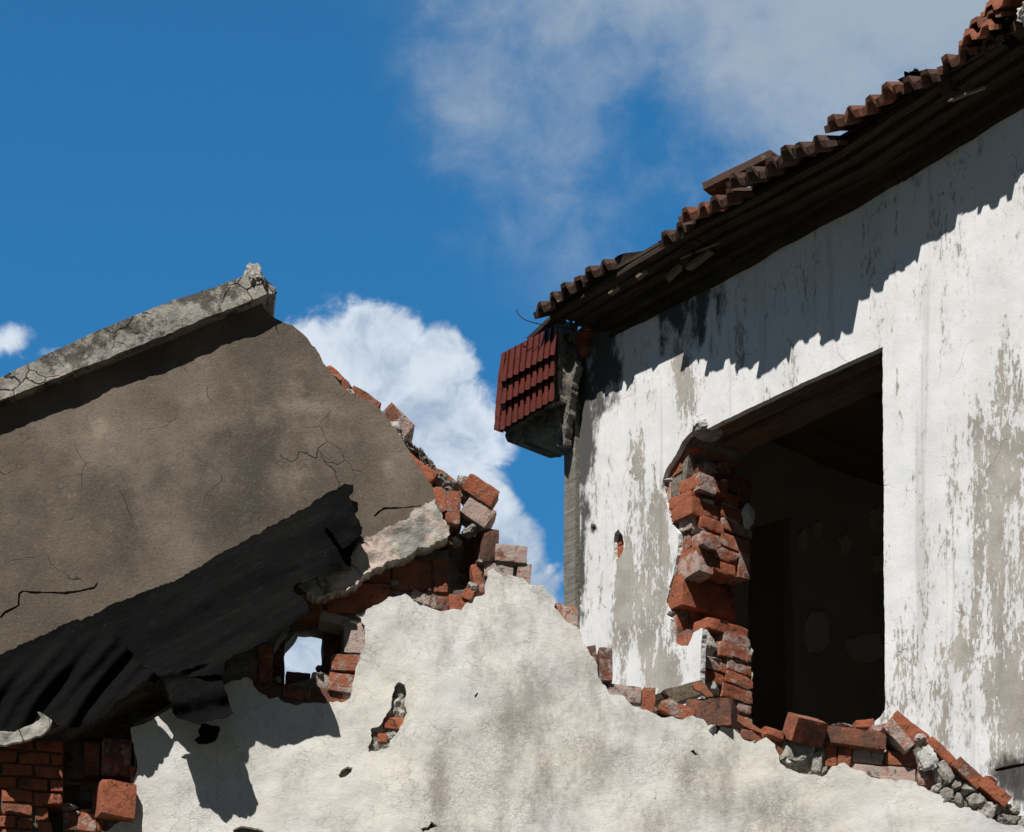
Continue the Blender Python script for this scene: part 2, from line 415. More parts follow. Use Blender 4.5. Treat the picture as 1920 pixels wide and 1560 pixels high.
def m_render():
    m, t, b, P = material('grey_brown_cement_render')
    s = t.attr('stain'); l = t.attr('pale')
    base = t.mix(t.st(t.noise(P, 2.2, 6, .6), .35, .68), (.100, .079, .059, 1), (.205, .165, .130, 1))
    base = t.mix(t.m('MULTIPLY', t.st(t.m('MULTIPLY_ADD', s, .42, t.noise(P, 5, 9, .66)), .52, .92), .85), base, (.048, .042, .034, 1))
    base = t.mix(t.m('MULTIPLY', t.st(t.m('MULTIPLY_ADD', l, .28, t.noise(P, 9, 9, .72)), .58, .84), .62), base, (.27, .225, .18, 1))
    base = t.mix(t.m('MULTIPLY', t.st(t.noise(P, 120, 4, .7), .50, .72), .38), base, (.23, .195, .155, 1))
    base = t.mix(t.m('MULTIPLY', t.st(t.noise(P, 90, 4, .7), .5, .32), .35), base, (.05, .043, .036, 1))
    vs = t.st(t.noise(P, 150, 2, .5), .80, .82)
    base = t.mix(vs, base, (.5, .48, .44, 1))
    W1 = warped(t, P, 3.2, .35); v1 = t.vor(W1, 2.1); ln = t.m('MULTIPLY', t.st(v1, .0045, .0005), t.st(t.noise(P, 3.9, 4), .50, .60))
    base = t.mix(t.m('MULTIPLY', ln, .65), base, (.03, .026, .022, 1))
    h = t.m('ADD', t.m('MULTIPLY', t.noise(P, 8, 6, .6), .8), t.m('MULTIPLY', t.noise(P, 110, 6, .75), .5))
    h = t.m('SUBTRACT', h, t.m('MULTIPLY', ln, .5))
    fin(t, b, base, t.bump(h, .8, .007)); return m
def m_concrete(name, c0, c1, dark, moss=.5, pink=False):
    m, t, b, P = material(name)
    base = t.mix(t.st(t.noise(P, 9, 7, .65), .36, .64), c0+(1,), c1+(1,))
    if pink: base = t.mix(t.st(t.noise(warped(t, P, 7, .1), 6, 5, .6), .5, .56), base, (.50, .40, .34, 1))
    base = t.mix(t.m('MULTIPLY', t.st(t.noise(P, 7.5, 10, .80), .48, .57), moss), base, dark+(1,))
    base = t.mix(t.m('MULTIPLY', t.st(t.noise(P, 75, 6, .7), .55, .72), .5), base, dark+(1,))
    W1 = warped(t, P, 8, .1); v = t.vor(W1, 9); ln = t.m('MULTIPLY', t.st(v, .03, .004), t.st(t.noise(P, 5, 3), .45, .55))
    base = t.mix(t.m('MULTIPLY', ln, .8), base, (.03, .027, .022, 1))
    h = t.m('ADD', t.m('MULTIPLY', t.noise(P, 22, 8, .68), 1.2), t.m('MULTIPLY', t.noise(P, 120, 4, .7), .25)); h = t.m('SUBTRACT', h, t.m('MULTIPLY', ln, .6))
    fin(t, b, base, t.bump(h, .9, .009)); return m
def m_paint():
    m, t, b, P = material('peeling_white_paint')
    pe = t.attr('peel'); di = t.attr('dirt')
    Ps = t.map(P, (1, 1, .26)); Pw = warped(t, P, 12, .02)
    n1 = t.noise(Ps, 17, 9, .66); n2 = t.noise(t.map(Pw, (1, 1, .42)), 62, 6, .70); n3 = t.noise(t.map(P, (1, 1, .10)), 9, 3, .5)
    g = t.m('ADD', t.m('ADD', t.m('MULTIPLY', n1, .46), t.m('MULTIPLY', n2, .52)), t.m('MULTIPLY', n3, .26))
    g = t.m('MULTIPLY_ADD', pe, .215, g)
    pm = t.st(g, .715, .738)
    paint = t.mix(t.st(t.noise(t.map(P, (1, 1, .3)), 5, 6, .6), .35, .7), (.72, .72, .72, 1), (.65, .65, .645, 1))
    paint = t.mix(t.m('MULTIPLY', t.st(g, .655, .715), .30), paint, (.40, .37, .33, 1))
    under = t.mix(t.st(t.noise(P, 6, 7, .65), .35, .65), (.31, .285, .25, 1), (.42, .39, .35, 1))
    under = t.mix(t.m('MULTIPLY', t.st(t.noise(P, 120, 3, .6), .5, .7), .4), under, (.22, .19, .16, 1))
    base = t.mix(pm, paint, under)
    sp = t.m('MULTIPLY', t.st(t.noise(P, 170, 3, .6), .69, .75), t.st(t.noise(P, 4, 4), .4, .65)); base = t.mix(t.m('MULTIPLY', sp, .6), base, (.16, .14, .12, 1))
    strk = t.st(t.noise(t.map(P, (1, 1, .03)), 15, 4, .6), .60, .70)
    base = t.mix(t.m('MULTIPLY', strk, .26), base, (.22, .21, .2, 1))
    fs = t.m('MULTIPLY', t.st(t.noise(t.map(P, (1, 1, .5)), 70, 7, .75), .56, .66), t.st(t.noise(t.map(P, (1, 1, .25)), 4.5, 6, .65), .50, .66)); base = t.mix(t.m('MULTIPLY', fs, .45), base, (.25, .23, .20, 1))
    dn = t.m('ADD', t.noise(t.map(P, (1, 1, .5)), 9, 9, .72), t.m('MULTIPLY', di, .46))
    dm = t.st(dn, .62, .80); base = t.mix(t.m('MULTIPLY', dm, .93), base, (.035, .033, .03, 1))
    W1 = warped(t, P, 5, .2); v1 = t.vor(W1, 4.2); ln = t.m('MULTIPLY', t.st(v1, .006, .0005), t.st(t.noise(P, 5, 4), .54, .62))
    base = t.mix(t.m('MULTIPLY', ln, .7), base, (.1, .09, .08, 1))
    h = t.m('ADD', t.m('MULTIPLY', t.noise(P, 16, 8, .66), .5), t.m('MULTIPLY', t.noise(P, 130, 5, .7), .25)); h = t.m('SUBTRACT', h, t.m('MULTIPLY', pm, .22)); h = t.m('SUBTRACT', h, t.m('MULTIPLY', ln, .4))
    fin(t, b, base, t.bump(h, .6, .006)); return m
def m_brick():
    m, t, b, P = material('old_red_brick')
    to = t.attr('tone'); mo = t.attr('mort'); rn = t.attr('rnd')
    cbn = t.new('ShaderNodeCombineXYZ'); t.l.new(rn, cbn.inputs[0]); t.l.new(rn, cbn.inputs[1])
    Q = t.vm('ADD', P, t.vm('MULTIPLY', cbn.outputs[0], (7, 3, 0)))
    n1 = t.noise(Q, 16, 6, .6)
    fresh = t.mix(n1, (.42, .128, .06, 1), (.26, .088, .050, 1))
    dull = t.mix(n1, (.15, .072, .050, 1), (.065, .040, .031, 1))
    base = t.mix(t.st(t.m('ADD', t.m('MULTIPLY_ADD', to, .85, .11), t.m('MULTIPLY', t.m('SUBTRACT', t.noise(Q, 11, 7, .65), .5), 2.0)), .15, .85), fresh, dull)
    base = t.mix(t.m('MULTIPLY', t.st(t.noise(Q, 60, 6, .75), .50, .70), .65), base, (.05, .028, .022, 1))
    base = t.mix(t.m('MULTIPLY', t.st(t.noise(Q, 90, 4, .7), .56, .72), .35), base, (.42, .20, .13, 1))
    mk = t.st(t.m('ADD', t.m('ADD', t.m('MULTIPLY', t.noise(Q, 17, 9, .70), .7), t.m('MULTIPLY', t.noise(Q, 60, 5, .7), .3)), t.m('MULTIPLY', t.m('SUBTRACT', mo, .4), .42)), .49, .60)
    mc = t.mix(t.st(t.noise(Q, 30, 6), .35, .65), (.46, .34, .30, 1), (.42, .38, .345, 1))
    base = t.mix(t.m('MULTIPLY', mk, .78), base, mc)
    sp = t.st(t.noise(Q, 30, 8, .78), .58, .66); base = t.mix(t.m('MULTIPLY', sp, .7), base, (.035, .027, .022, 1))
    h = t.m('ADD', t.m('MULTIPLY', t.noise(Q, 45, 9, .74), 1.2), t.m('MULTIPLY', mk, .35))
    h = t.m('SUBTRACT', h, t.m('MULTIPLY', sp, .35))
    fin(t, b, base, t.bump(h, 1, .008)); return m
def m_mortar():
    m, t, b, P = material('old_mortar')
    base = t.mix(t.st(t.noise(P, 12, 8, .7), .35, .65), (.13, .11, .09, 1), (.29, .26, .225, 1))
    base = t.mix(t.m('MULTIPLY', t.st(t.noise(P, 45, 6, .7), .52, .66), .7), base, (.08, .07, .06, 1))
    base = t.mix(t.m('MULTIPLY', t.st(t.noise(P, 7, 5, .6), .56, .64), .8), base, (.20, .075, .04, 1))
    h = t.noise(P, 30, 10, .75)
    fin(t, b, base, t.bump(h, 1, .02)); return m
def m_chunk(name='broken_mortar_lump', c0=(.26, .24, .21), c1=(.50, .47, .43)):
    m, t, b, P = material(name)
    to = t.attr('tone')
    base = t.mix(t.st(t.m('ADD', t.noise(P, 25, 8, .7), t.m('MULTIPLY', t.m('SUBTRACT', .5, to), .5)), .35, .7), c0+(1,), c1+(1,))
    base = t.mix(t.m('MULTIPLY', t.st(t.noise(P, 60, 6, .75), .52, .64), .75), base, (.06, .055, .047, 1))
    h = t.noise(P, 45, 10, .75)
    fin(t, b, base, t.bump(h, 1, .016)); return m
def m_felt():
    m, t, b, P = material('black_tar_felt')
    # fibres run along the old roof slope
    Pr = t.map(P, (1, 1, 1), (0, rad(28), 0)); Pf = t.map(Pr, (9, 9, 130))
    f = t.noise(Pf, 2.4, 6, .7); g = t.noise(t.map(Pr, (2, 2, 30)), 1.4, 5, .6)
    base = t.mix(t.st(g, .35, .7), (.0016, .0016, .0016, 1), (.0042, .004, .004, 1))
    base = t.mix(t.m('MULTIPLY', t.st(f, .54, .76), .6), base, (.030, .0285, .028, 1))
    sp = t.st(t.noise(P, 120, 3, .6), .74, .79); base = t.mix(t.m('MULTIPLY', sp, .8), base, (.2, .2, .2, 1))
    h = t.m('ADD', t.m('MULTIPLY', f, .35), t.m('MULTIPLY', t.noise(P, 60, 4, .6), .15)); h = t.m('ADD', h, t.m('MULTIPLY', t.noise(Pr, 7, 3), .9))
    fin(t, b, base, t.bump(h, .8, .008), .85); b.inputs['Specular IOR Level'].default_value = .07; return m
def m_tile():
    m, t, b, P = material('weathered_clay_tile')
    to = t.attr('tone'); rn = t.attr('rnd')
    base = t.mix(t.st(t.m('ADD', to, t.m('MULTIPLY', t.m('SUBTRACT', t.noise(P, 14, 6, .65), .5), .9)), .25, .85), (.27, .098, .055, 1), (.075, .042, .030, 1))
    base = t.mix(t.m('MULTIPLY', t.st(t.noise(P, 22, 8, .75), .53, .66), .8), base, (.05, .04, .028, 1))
    base = t.mix(t.m('MULTIPLY', t.st(t.noise(P, 18, 8, .72), .60, .68), .7), base, (.27, .24, .18, 1))
    h = t.noise(P, 50, 8, .7)
    fin(t, b, base, t.bump(h, .8, .006)); return m
def m_redtile():
    m, t, b, P = material('painted_oxblood_tile')
    base = t.mix(t.st(t.noise(P, 6, 6, .6), .35, .7), (.125, .024, .014, 1), (.092, .020, .013, 1))
    base = t.mix(t.m('MULTIPLY', t.st(t.noise(t.map(P, (1, 1, .3)), 30, 8, .75), .50, .66), .6), base, (.045, .015, .012, 1))
    base = t.mix(t.m('MULTIPLY', t.st(t.noise(P, 22, 8, .75), .52, .7), .35), base, (.22, .08, .06, 1))
    base = t.mix(t.st(t.noise(P, 18, 8, .75), .70, .73), base, (.36, .22, .18, 1))
    fin(t, b, base, t.bump(t.noise(P, 60, 5, .6), .3, .003), .62); b.inputs['Specular IOR Level'].default_value = .3; return m
def m_wood(name, c0, c1, rot=0):
    m, t, b, P = material(name)
    Pg = t.map(P, (1, 1, 1), (0, 0, tb)); Pf = t.map(Pg, (2.2, 26, 26))
    g = t.noise(Pf, 2.2, 8, .65)
    base = t.mix(t.st(g, .3, .7), c0+(1,), c1+(1,))
    base = t.mix(t.m('MULTIPLY', t.st(t.noise(P, 11, 6, .7), .5, .7), .6), base, (c0[0]*.4, c0[1]*.4, c0[2]*.4, 1))
    fin(t, b, base, t.bump(t.m('ADD', g, t.m('MULTIPLY', t.noise(P, 30, 5), .4)), .9, .006), .85); return m
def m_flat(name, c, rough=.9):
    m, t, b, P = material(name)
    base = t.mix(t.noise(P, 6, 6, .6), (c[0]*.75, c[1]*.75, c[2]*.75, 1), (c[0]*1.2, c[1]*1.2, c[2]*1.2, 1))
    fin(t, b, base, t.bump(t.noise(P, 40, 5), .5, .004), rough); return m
PLA = m_plaster(); REN = m_render(); PNT = m_paint(); BRK = m_brick(); MOR = m_mortar(); CHK = m_chunk(); FEL = m_felt()
TIL = m_tile(); RED = m_redtile()
COP = m_concrete('lichened_coping_concrete', (.34, .31, .27), (.24, .225, .20), (.035, .032, .026), .8)
BAND = m_concrete('pale_chipped_concrete', (.44, .41, .36), (.33, .31, .28), (.10, .09, .08), .45, True)
CON = m_concrete('grey_weathered_concrete', (.20, .185, .16), (.12, .11, .095), (.03, .028, .022), .7)
WD = m_wood('dark_rotten_timber', (.022, .015, .010), (.055, .038, .026))
WL = m_wood('weathered_grey_timber', (.10, .082, .055), (.20, .165, .115))
WB = m_wood('brown_lintel_timber', (.095, .062, .043), (.17, .115, .08))
GPO = m_wood('grey_post_timber', (.13, .12, .105), (.22, .205, .18))
WHT = m_chunk('white_plaster_chunk', (.5, .48, .44), (.72, .71, .68))
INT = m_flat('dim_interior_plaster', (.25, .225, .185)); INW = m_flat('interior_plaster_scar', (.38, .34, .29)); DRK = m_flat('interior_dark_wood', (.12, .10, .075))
WIRE = m_flat('black_cable_sheath', (.01, .01, .01), .6)
# ------------------------------------------------------------------ ground
gm, gt, gb, gP = material('dry_earth_and_grass')
fin(gt, gb, gt.mix(gt.st(gt.noise(gP, .6, 8, .65), .4, .6), (.05, .044, .036, 1), (.032, .04, .02, 1)), gt.bump(gt.noise(gP, 6, 8), .6, .05))
N_ = 24; gv = []; gf = []
for i in range(N_+1):
    for j in range(N_+1):
        x = (i/N_-.5)*1600; y = (j/N_-.5)*1600; gv.append((x, y, -.02+ (.5*noise.noise(Vector((x*.01, y*.01, 0))) if abs(x)+abs(y) > 200 else 0)))
for i in range(N_):
    for j in range(N_): q = i*(N_+1)+j; gf.append((q, q+N_+1, q+N_+2, q+1))
tag(link('ground', mesh('ground', gv, gf), gm), 'dry earth and grass ground around the ruins', 'ground', kind='structure')
# ------------------------------------------------------------------ ruined white wall (front)
def base_of(pl, px): q = pl.at(px, 1500, 0); return (q[0], q[1], 0)
WALL = empty('ruined_wall', base_of(A, 900), 'cream white plastered ruined wall with crackled surface and broken stepped brick top', 'wall')
GAB = empty('gable_wall', base_of(A, 250), 'grey brown cement rendered gable wall with sloping coping, broken off along its right side', 'wall')
BOT = 3905
plast = [(-560, BOT), (-560, 1480), (-300, 1560), (-100, 1700), (100, 1640), (195, 1562), (222, 1540), (240, 1520), (245, 1480), (252, 1452), (258, 1437), (258, 1420), (250, 1400), (246, 1366), (290, 1345), (330, 1320),
 (415, 1290), (435, 1278), (457, 1269), (472, 1277), (490, 1300), (505, 1310), (522, 1304), (535, 1316), (550, 1322), (575, 1316), (610, 1319), (640, 1318), (655, 1308),
 (660, 1290), (666, 1262), (676, 1235), (683, 1200), (684, 1172), (676, 1160), (668, 1152), (690, 1143), (730, 1121), (760, 1110), (768, 1113), (778, 1124), (792, 1133), (812, 1142), (840, 1143), (864, 1142), (872, 1133),
 (890, 1122), (908, 1112), (912, 1090), (915, 1072), (925, 1066), (938, 1076), (955, 1079), (975, 1085), (1000, 1094), (1015, 1100), (1025, 1113), (1038, 1124), (1040, 1138), (1052, 1150), (1062, 1166),
 (1085, 1180), (1092, 1205), (1105, 1222), (1115, 1240), (1122, 1268), (1138, 1285), (1142, 1303), (1165, 1303), (1180, 1318), (1190, 1328), (1212, 1332), (1228, 1342), (1240, 1347), (1260, 1345), (1280, 1350), (1300, 1341),
 (1318, 1350), (1330, 1368), (1345, 1378), (1352, 1358), (1378, 1366), (1398, 1384), (1416, 1392), (1437, 1381), (1455, 1395), (1459, 1425), (1475, 1440), (1500, 1450), (1540, 1456), (1553, 1450),
 (1560, 1438), (1582, 1431), (1600, 1441), (1640, 1459), (1665, 1462), (1700, 1461), (1718, 1466), (1740, 1480), (1770, 1495), (1800, 1515), (1818, 1514), (1845, 1530), (1870, 1541), (1900, 1545), (1985, 1560), (1985, BOT)]
hz = lambda L: [(480+x/2.786, 1000+y/2.786) for x, y in L]
holes = [hz([(745, 775), (775, 790), (783, 830), (775, 900), (790, 940), (770, 975), (750, 1010), (745, 1030), (705, 1080), (700, 1120), (640, 1130), (585, 1140), (580, 1110), (605, 1070), (600, 1015), (640, 1010), (660, 990), (680, 940), (703, 905), (715, 840), (720, 800)]),
         hz([(430, 1262), (445, 1235), (480, 1218), (508, 1222), (498, 1245), (470, 1272), (440, 1277)]),
         hz([(855, 1545), (900, 1532), (915, 1510), (945, 1528), (975, 1520), (940, 1537), (900, 1550), (870, 1562)]),
         [(436, 1556), (452, 1549), (475, 1550), (495, 1558), (480, 1572), (450, 1575)],
         [(889, 1305), (895, 1298), (897, 1301), (892, 1309)], [(1293, 1410), (1300, 1406), (1310, 1416), (1303, 1418)],
         [(150, 1500), (151, 1500), (151, 1501)][:0] or [(1226, 1495), (1231, 1497), (1229, 1500)]]
stA = [(960, 1340, 34, 70, 1.0), (935, 1180, 90, 80, .45), (830, 1230, 22, 70, .5), (825, 1470, 24, 90, .95), (1000, 1300, 30, 60, .5), (1130, 1430, 50, 60, .7), (1290, 1440, 30, 70, .8), (1240, 1540, 60, 40, .6),
       (1010, 1500, 30, 80, .6), (900, 1560, 60, 30, .5), (1360, 1440, 25, 60, .6), (1080, 1250, 40, 80, .3), (1440, 1500, 40, 60, .4), (1040, 1450, 40, 90, .5), (740, 1500, 60, 60, .15), (1500, 1550, 80, 30, .4),
       (1330, 1490, 60, 60, .4), (860, 1400, 40, 40, .4), (1150, 1330, 60, 20, .3), (680, 1330, 60, 120, -.25), (400, 1450, 200, 120, -.3), (1650, 1520, 100, 60, -.1)]
def wavy(px, py): return .006*np.sin(px*.011+1)*np.sin(py*.013)
slab('plaster', A, plast, 0, .022, PLA, WALL, holes, 8, 3.0, .010, 4, attrs={'stain': stA}, seed=1, edge=.004, hfun=wavy)
# masonry body: two brick skins. outer skin carries the broken hole and missing bricks
gate = [(-560, 1395)]
outer = [(-560, BOT), (-560, 1390), (0, 1345), (300, 1230), (560, 1100), (700, 1040), (800, 1030), (842, 1030), (846, 1105), (886, 1107), (894, 1060), (905, 1020), (922, 1040), (978, 1052), (985, 1090), (1020, 1118), (1050, 1155),
         (1062, 1175), (1090, 1215), (1105, 1225), (1128, 1262), (1145, 1300), (1195, 1315), (1220, 1335), (1260, 1350), (1340, 1365), (1380, 1370), (1420, 1385), (1460, 1385), (1560, 1395), (1600, 1408), (1700, 1412), (1720, 1400), (1745, 1410), (1790, 1450),
         (1850, 1500), (1885, 1530), (1940, 1560), (1985, 1580), (1985, BOT)]
holeO = [(511, 1285), (512, 1215), (525, 1190), (548, 1160), (580, 1150), (612, 1165), (640, 1165), (643, 1200), (640, 1222), (620, 1235), (618, 1262), (585, 1272), (535, 1286)]
holeI = [(533, 1300), (533, 1216), (538, 1205), (552, 1190), (561, 1174), (585, 1176), (607, 1178), (605, 1215), (603, 1250), (603, 1300)]
nook = [(118, 1402), (112, 1385), (160, 1362), (215, 1335), (250, 1312), (305, 1290), (322, 1318), (290, 1338), (249, 1356), (252, 1400), (250, 1460), (238, 1530), (180, 1530), (150, 1545), (130, 1570), (70, 1570), (72, 1500), (80, 1470), (120, 1465)]
slab('outer_masonry', A, outer, -.030, .10, MOR, WALL, [holeO, nook], 14, 2.5, .012, 9, back=True, seed=5)
inner = [(-560, BOT), (-560, 1405), (0, 1360), (300, 1245), (560, 1115), (700, 1052), (800, 1030), (860, 1000), (900, 1010), (912, 1030), (975, 1058), (985, 1095), (1020, 1125), (1050, 1160),
         (1062, 1180), (1088, 1222), (1130, 1270), (1145, 1305), (1195, 1320), (1220, 1340), (1340, 1372), (1560, 1402), (1700, 1420), (1745, 1415), (1790, 1455),
         (1850, 1505), (1885, 1535), (1940, 1565), (1985, 1585), (1985, BOT)]
slab('inner_masonry', A, inner, -.145, .105, MOR, WALL, [holeI], 18, 3, .012, 9, back=True, seed=6)
bw = Bag()
def bb(bag, x0, y0, x1, y1, **k): brick(bag, A, (x0+x1)/2, (y0+y1)/2, x1-x0, y1-y0, **k)
# around the notch under the gable
bb(bw, 610, 1092, 733, 1150, tone=.25, mort=.1, roll=2, chipd=.8, hf=-.016)
bb(bw, 578, 1116, 606, 1150, tone=.5, mort=.1, hf=-.02)
bb(bw, 735, 1048, 809, 1106, tone=.5, mort=.1); bb(bw, 812, 1046, 839, 1110, tone=.45, mort=.2, roll=2)
bb(bw, 662, 1062, 733, 1092, tone=.6, mort=.1); bb(bw, 600, 1085, 660, 1112, tone=.6, mort=.1)
bb(bw, 768, 1110, 806, 1138, tone=.3, mort=.85, roll=-25); bb(bw, 806, 1116, 842, 1143, tone=.5, mort=.4, roll=-4); bb(bw, 842, 1114, 886, 1142, tone=.1, mort=.15, roll=3, hf=-.01)
bb(bw, 868, 1104, 888, 1124, tone=.0, mort=.1, hf=0.0, roll=-20)
bb(bw, 886, 1056, 906, 1112, tone=.25, mort=.3, roll=8); bb(bw, 898, 988, 928, 1054, tone=.75, mort=.25, roll=-3, yaw=16, hf=0, D=.12)
bb(bw, 928, 1021, 989, 1053, tone=.45, mort=.7, roll=-2, hf=.0, D=.14); bb(bw, 908, 1053, 963, 1082, tone=.5, mort=.95, roll=-4, hf=-.012); bb(bw, 969, 1056, 996, 1096, tone=.2, mort=.55, roll=-4, hf=-.01)
bb(bw, 812, 912, 835, 960, tone=.2, mort=.35, roll=14, hf=.01); bb(bw, 836, 920, 863, 983, tone=.35, mort=.35, roll=-2, hf=.01)
bb(bw, 800, 985, 850, 1020, tone=.6, mort=.2, hf=-.03)
for (x0, y0, x1, y1) in ((870, 1000, 890, 1030), (866, 1032, 886, 1062), (860, 1064, 884, 1098)): bb(bw, x0, y0, x1, y1, tone=.8, mort=.2, hf=-.14)
# square hole in the wall
bb(bw, 645, 1161, 684, 1224, tone=.3, mort=.8, roll=-1, hf=-.008); bb(bw, 621, 1226, 679, 1257, tone=.2, mort=.45, roll=0, hf=-.004, D=.16); bb(bw, 616, 1262, 668, 1296, tone=.1, mort=.45, roll=-6, hf=-.004)
bb(bw, 583, 1261, 618, 1293, tone=.6, mort=.8, roll=-6, hf=-.03); bb(bw, 536, 1260, 582, 1284, tone=.8, mort=.1, hf=-.07, roll=-3); bb(bw, 530, 1285, 580, 1312, tone=.7, mort=.3, roll=-6); bb(bw, 582, 1290, 655, 1318, tone=.7, mort=.2, roll=-6)
bb(bw, 476, 1278, 528, 1310, tone=.7, mort=.1, roll=-18); bb(bw, 484, 1208, 511, 1276, tone=.35, mort=.25, roll=2, hf=-.008); bb(bw, 600, 1150, 655, 1168, tone=.8, mort=.9, roll=-12, hf=-.02); bb(bw, 548, 1146, 600, 1162, tone=.6, mort=.2, roll=8, hf=-.02)
bb(bw, 440, 1230, 480, 1275, tone=1, mort=.0, hf=-.06); bb(bw, 642, 1300, 662, 1316, tone=.3, mort=.6)  # first brick's dark tone paints in the shade of the hollow
for (x0, y0, x1, y1) in ((607, 1176, 640, 1204), (606, 1206, 640, 1232), (604, 1234, 622, 1260), (512, 1192, 534, 1222), (511, 1224, 533, 1252), (511, 1254, 533, 1282)): bb(bw, x0, y0, x1, y1, tone=.6, mort=.3, hf=-.14, D=.1)
# lower left opening: courses left of the nook
def course(bag, x0, y0, x1, ry, n, seed, slope=.10, bwid=62, tone=(.0, .4), mort=.12, hf=-.02, off=0):
    rr = random.Random(seed)
    for r in range(n):
        x = x0-((r % 2)*bwid*.5)-off; y = y0+r*ry
        while x < x1:
            wv = bwid*rr.choice((1, 1, .98)); xa, xb = max(x, x0), min(x+wv-4, x1)
            if xb-xa > 9:
                yc = y+(xa+xb)/2*slope
                brick(bag, A, (xa+xb)/2, yc, xb-xa, ry-4, rr.uniform(-.8, .8), rr.uniform(*tone), mort+rr.uniform(-.08, .1), hf+rr.uniform(-.004, .004))
            x += wv
course(bw, -120, 1392, 118, 24.5, 5, 4, .07, tone=(-.2, .25), hf=-.012)
course(bw, -120, 1515, 60, 24.5, 3, 9, .07, tone=(.1, .5), mort=.15, hf=-.012)
bb(bw, 62, 1485, 84, 1512, tone=.2, mort=.2); bb(bw, 66, 1514, 90, 1538, tone=.2, mort=.2); bb(bw, 70, 1540, 96, 1565, tone=.2, mort=.2)
bb(bw, 118, 1521, 146, 1556, tone=.6, mort=.3); bb(bw, 146, 1523, 182, 1557, tone=.05, mort=.5, roll=-3, hf=-.01); bb(bw, 182, 1530, 193, 1556, tone=0, mort=.1, hf=-.005)
bb(bw, 190, 1385, 247, 1455, tone=.65, mort=.45, hf=-.035, roll=-2); bb(bw, 158, 1390, 187, 1452, tone=.6, mort=.2, hf=-.05); bb(bw, 243, 1436, 256, 1458, tone=0, mort=.2, hf=-.01)
bb(bw, 150, 1350, 245, 1384, tone=.9, mort=.1, hf=-.09); bb(bw, 250, 1300, 320, 1330, tone=1, mort=.1, hf=-.12)  # dark tones paint the felt's shade into these recessed bricks
for (x0, y0, x1, y1) in ((85, 1470, 150, 1496), (90, 1498, 150, 1524), (150, 1500, 178, 1530), (120, 1440, 156, 1466), (120, 1410, 156, 1436)): bb(bw, x0, y0, x1, y1, tone=.9, mort=.2, hf=-.14, D=.1)
# bricks along the stepped top, right of the peak
bb(bw, 1052, 1134, 1084, 1172, tone=.05, mort=.65, roll=-2, hf=-.01); bb(bw, 1040, 1130, 1056, 1152, tone=.1, mort=.5, hf=-.01)
brick(bw, A, 1110, 1238, 26, 58, 12, .65, .4, -.008, chip=3, chipd=.75); bb(bw, 1124, 1214, 1149, 1276, tone=.5, mort=.5, roll=1, hf=-.006)
bb(bw, 1140, 1284, 1203, 1316, tone=.7, mort=.6, roll=-3); bb(bw, 1204, 1289, 1229, 1336, tone=.35, mort=.35, roll=-3, hf=-.012)
bb(bw, 1466, 1386, 1548, 1446, tone=.7, mort=.9, roll=-3, hf=-.022, rough=.005); bb(bw, 1548, 1390, 1570, 1436, tone=.35, mort=.15, roll=-2, hf=-.014)
bb(bw, 1572, 1393, 1597, 1437, tone=.35, mort=.3, roll=-2, hf=-.010); bb(bw, 1599, 1404, 1657, 1431, tone=.25, mort=.75, roll=-5); bb(bw, 1660, 1409, 1717, 1435, tone=.12, mort=.35, roll=-3)
bb(bw, 1600, 1433, 1652, 1456, tone=.6, mort=.85, roll=-5); bb(bw, 1650, 1437, 1717, 1463, tone=.05, mort=.6, roll=-2); bb(bw, 1720, 1424, 1748, 1472, tone=.35, mort=.5, roll=2)
bb(bw, 1420, 1370, 1464, 1396, tone=.6, mort=.2, roll=-12, hf=-.02); bb(bw, 1388, 1368, 1432, 1388, tone=.45, mort=.1, roll=-12, hf=-.012); bb(bw, 1456, 1390, 1468, 1428, tone=.6, mort=.1)
bb(bw, 1555, 1436, 1600, 1462, tone=.6, mort=.9, roll=-3); bb(bw, 1500, 1446, 1550, 1470, tone=.5, mort=.9)
bw.build('brickwork', BRK, WALL)
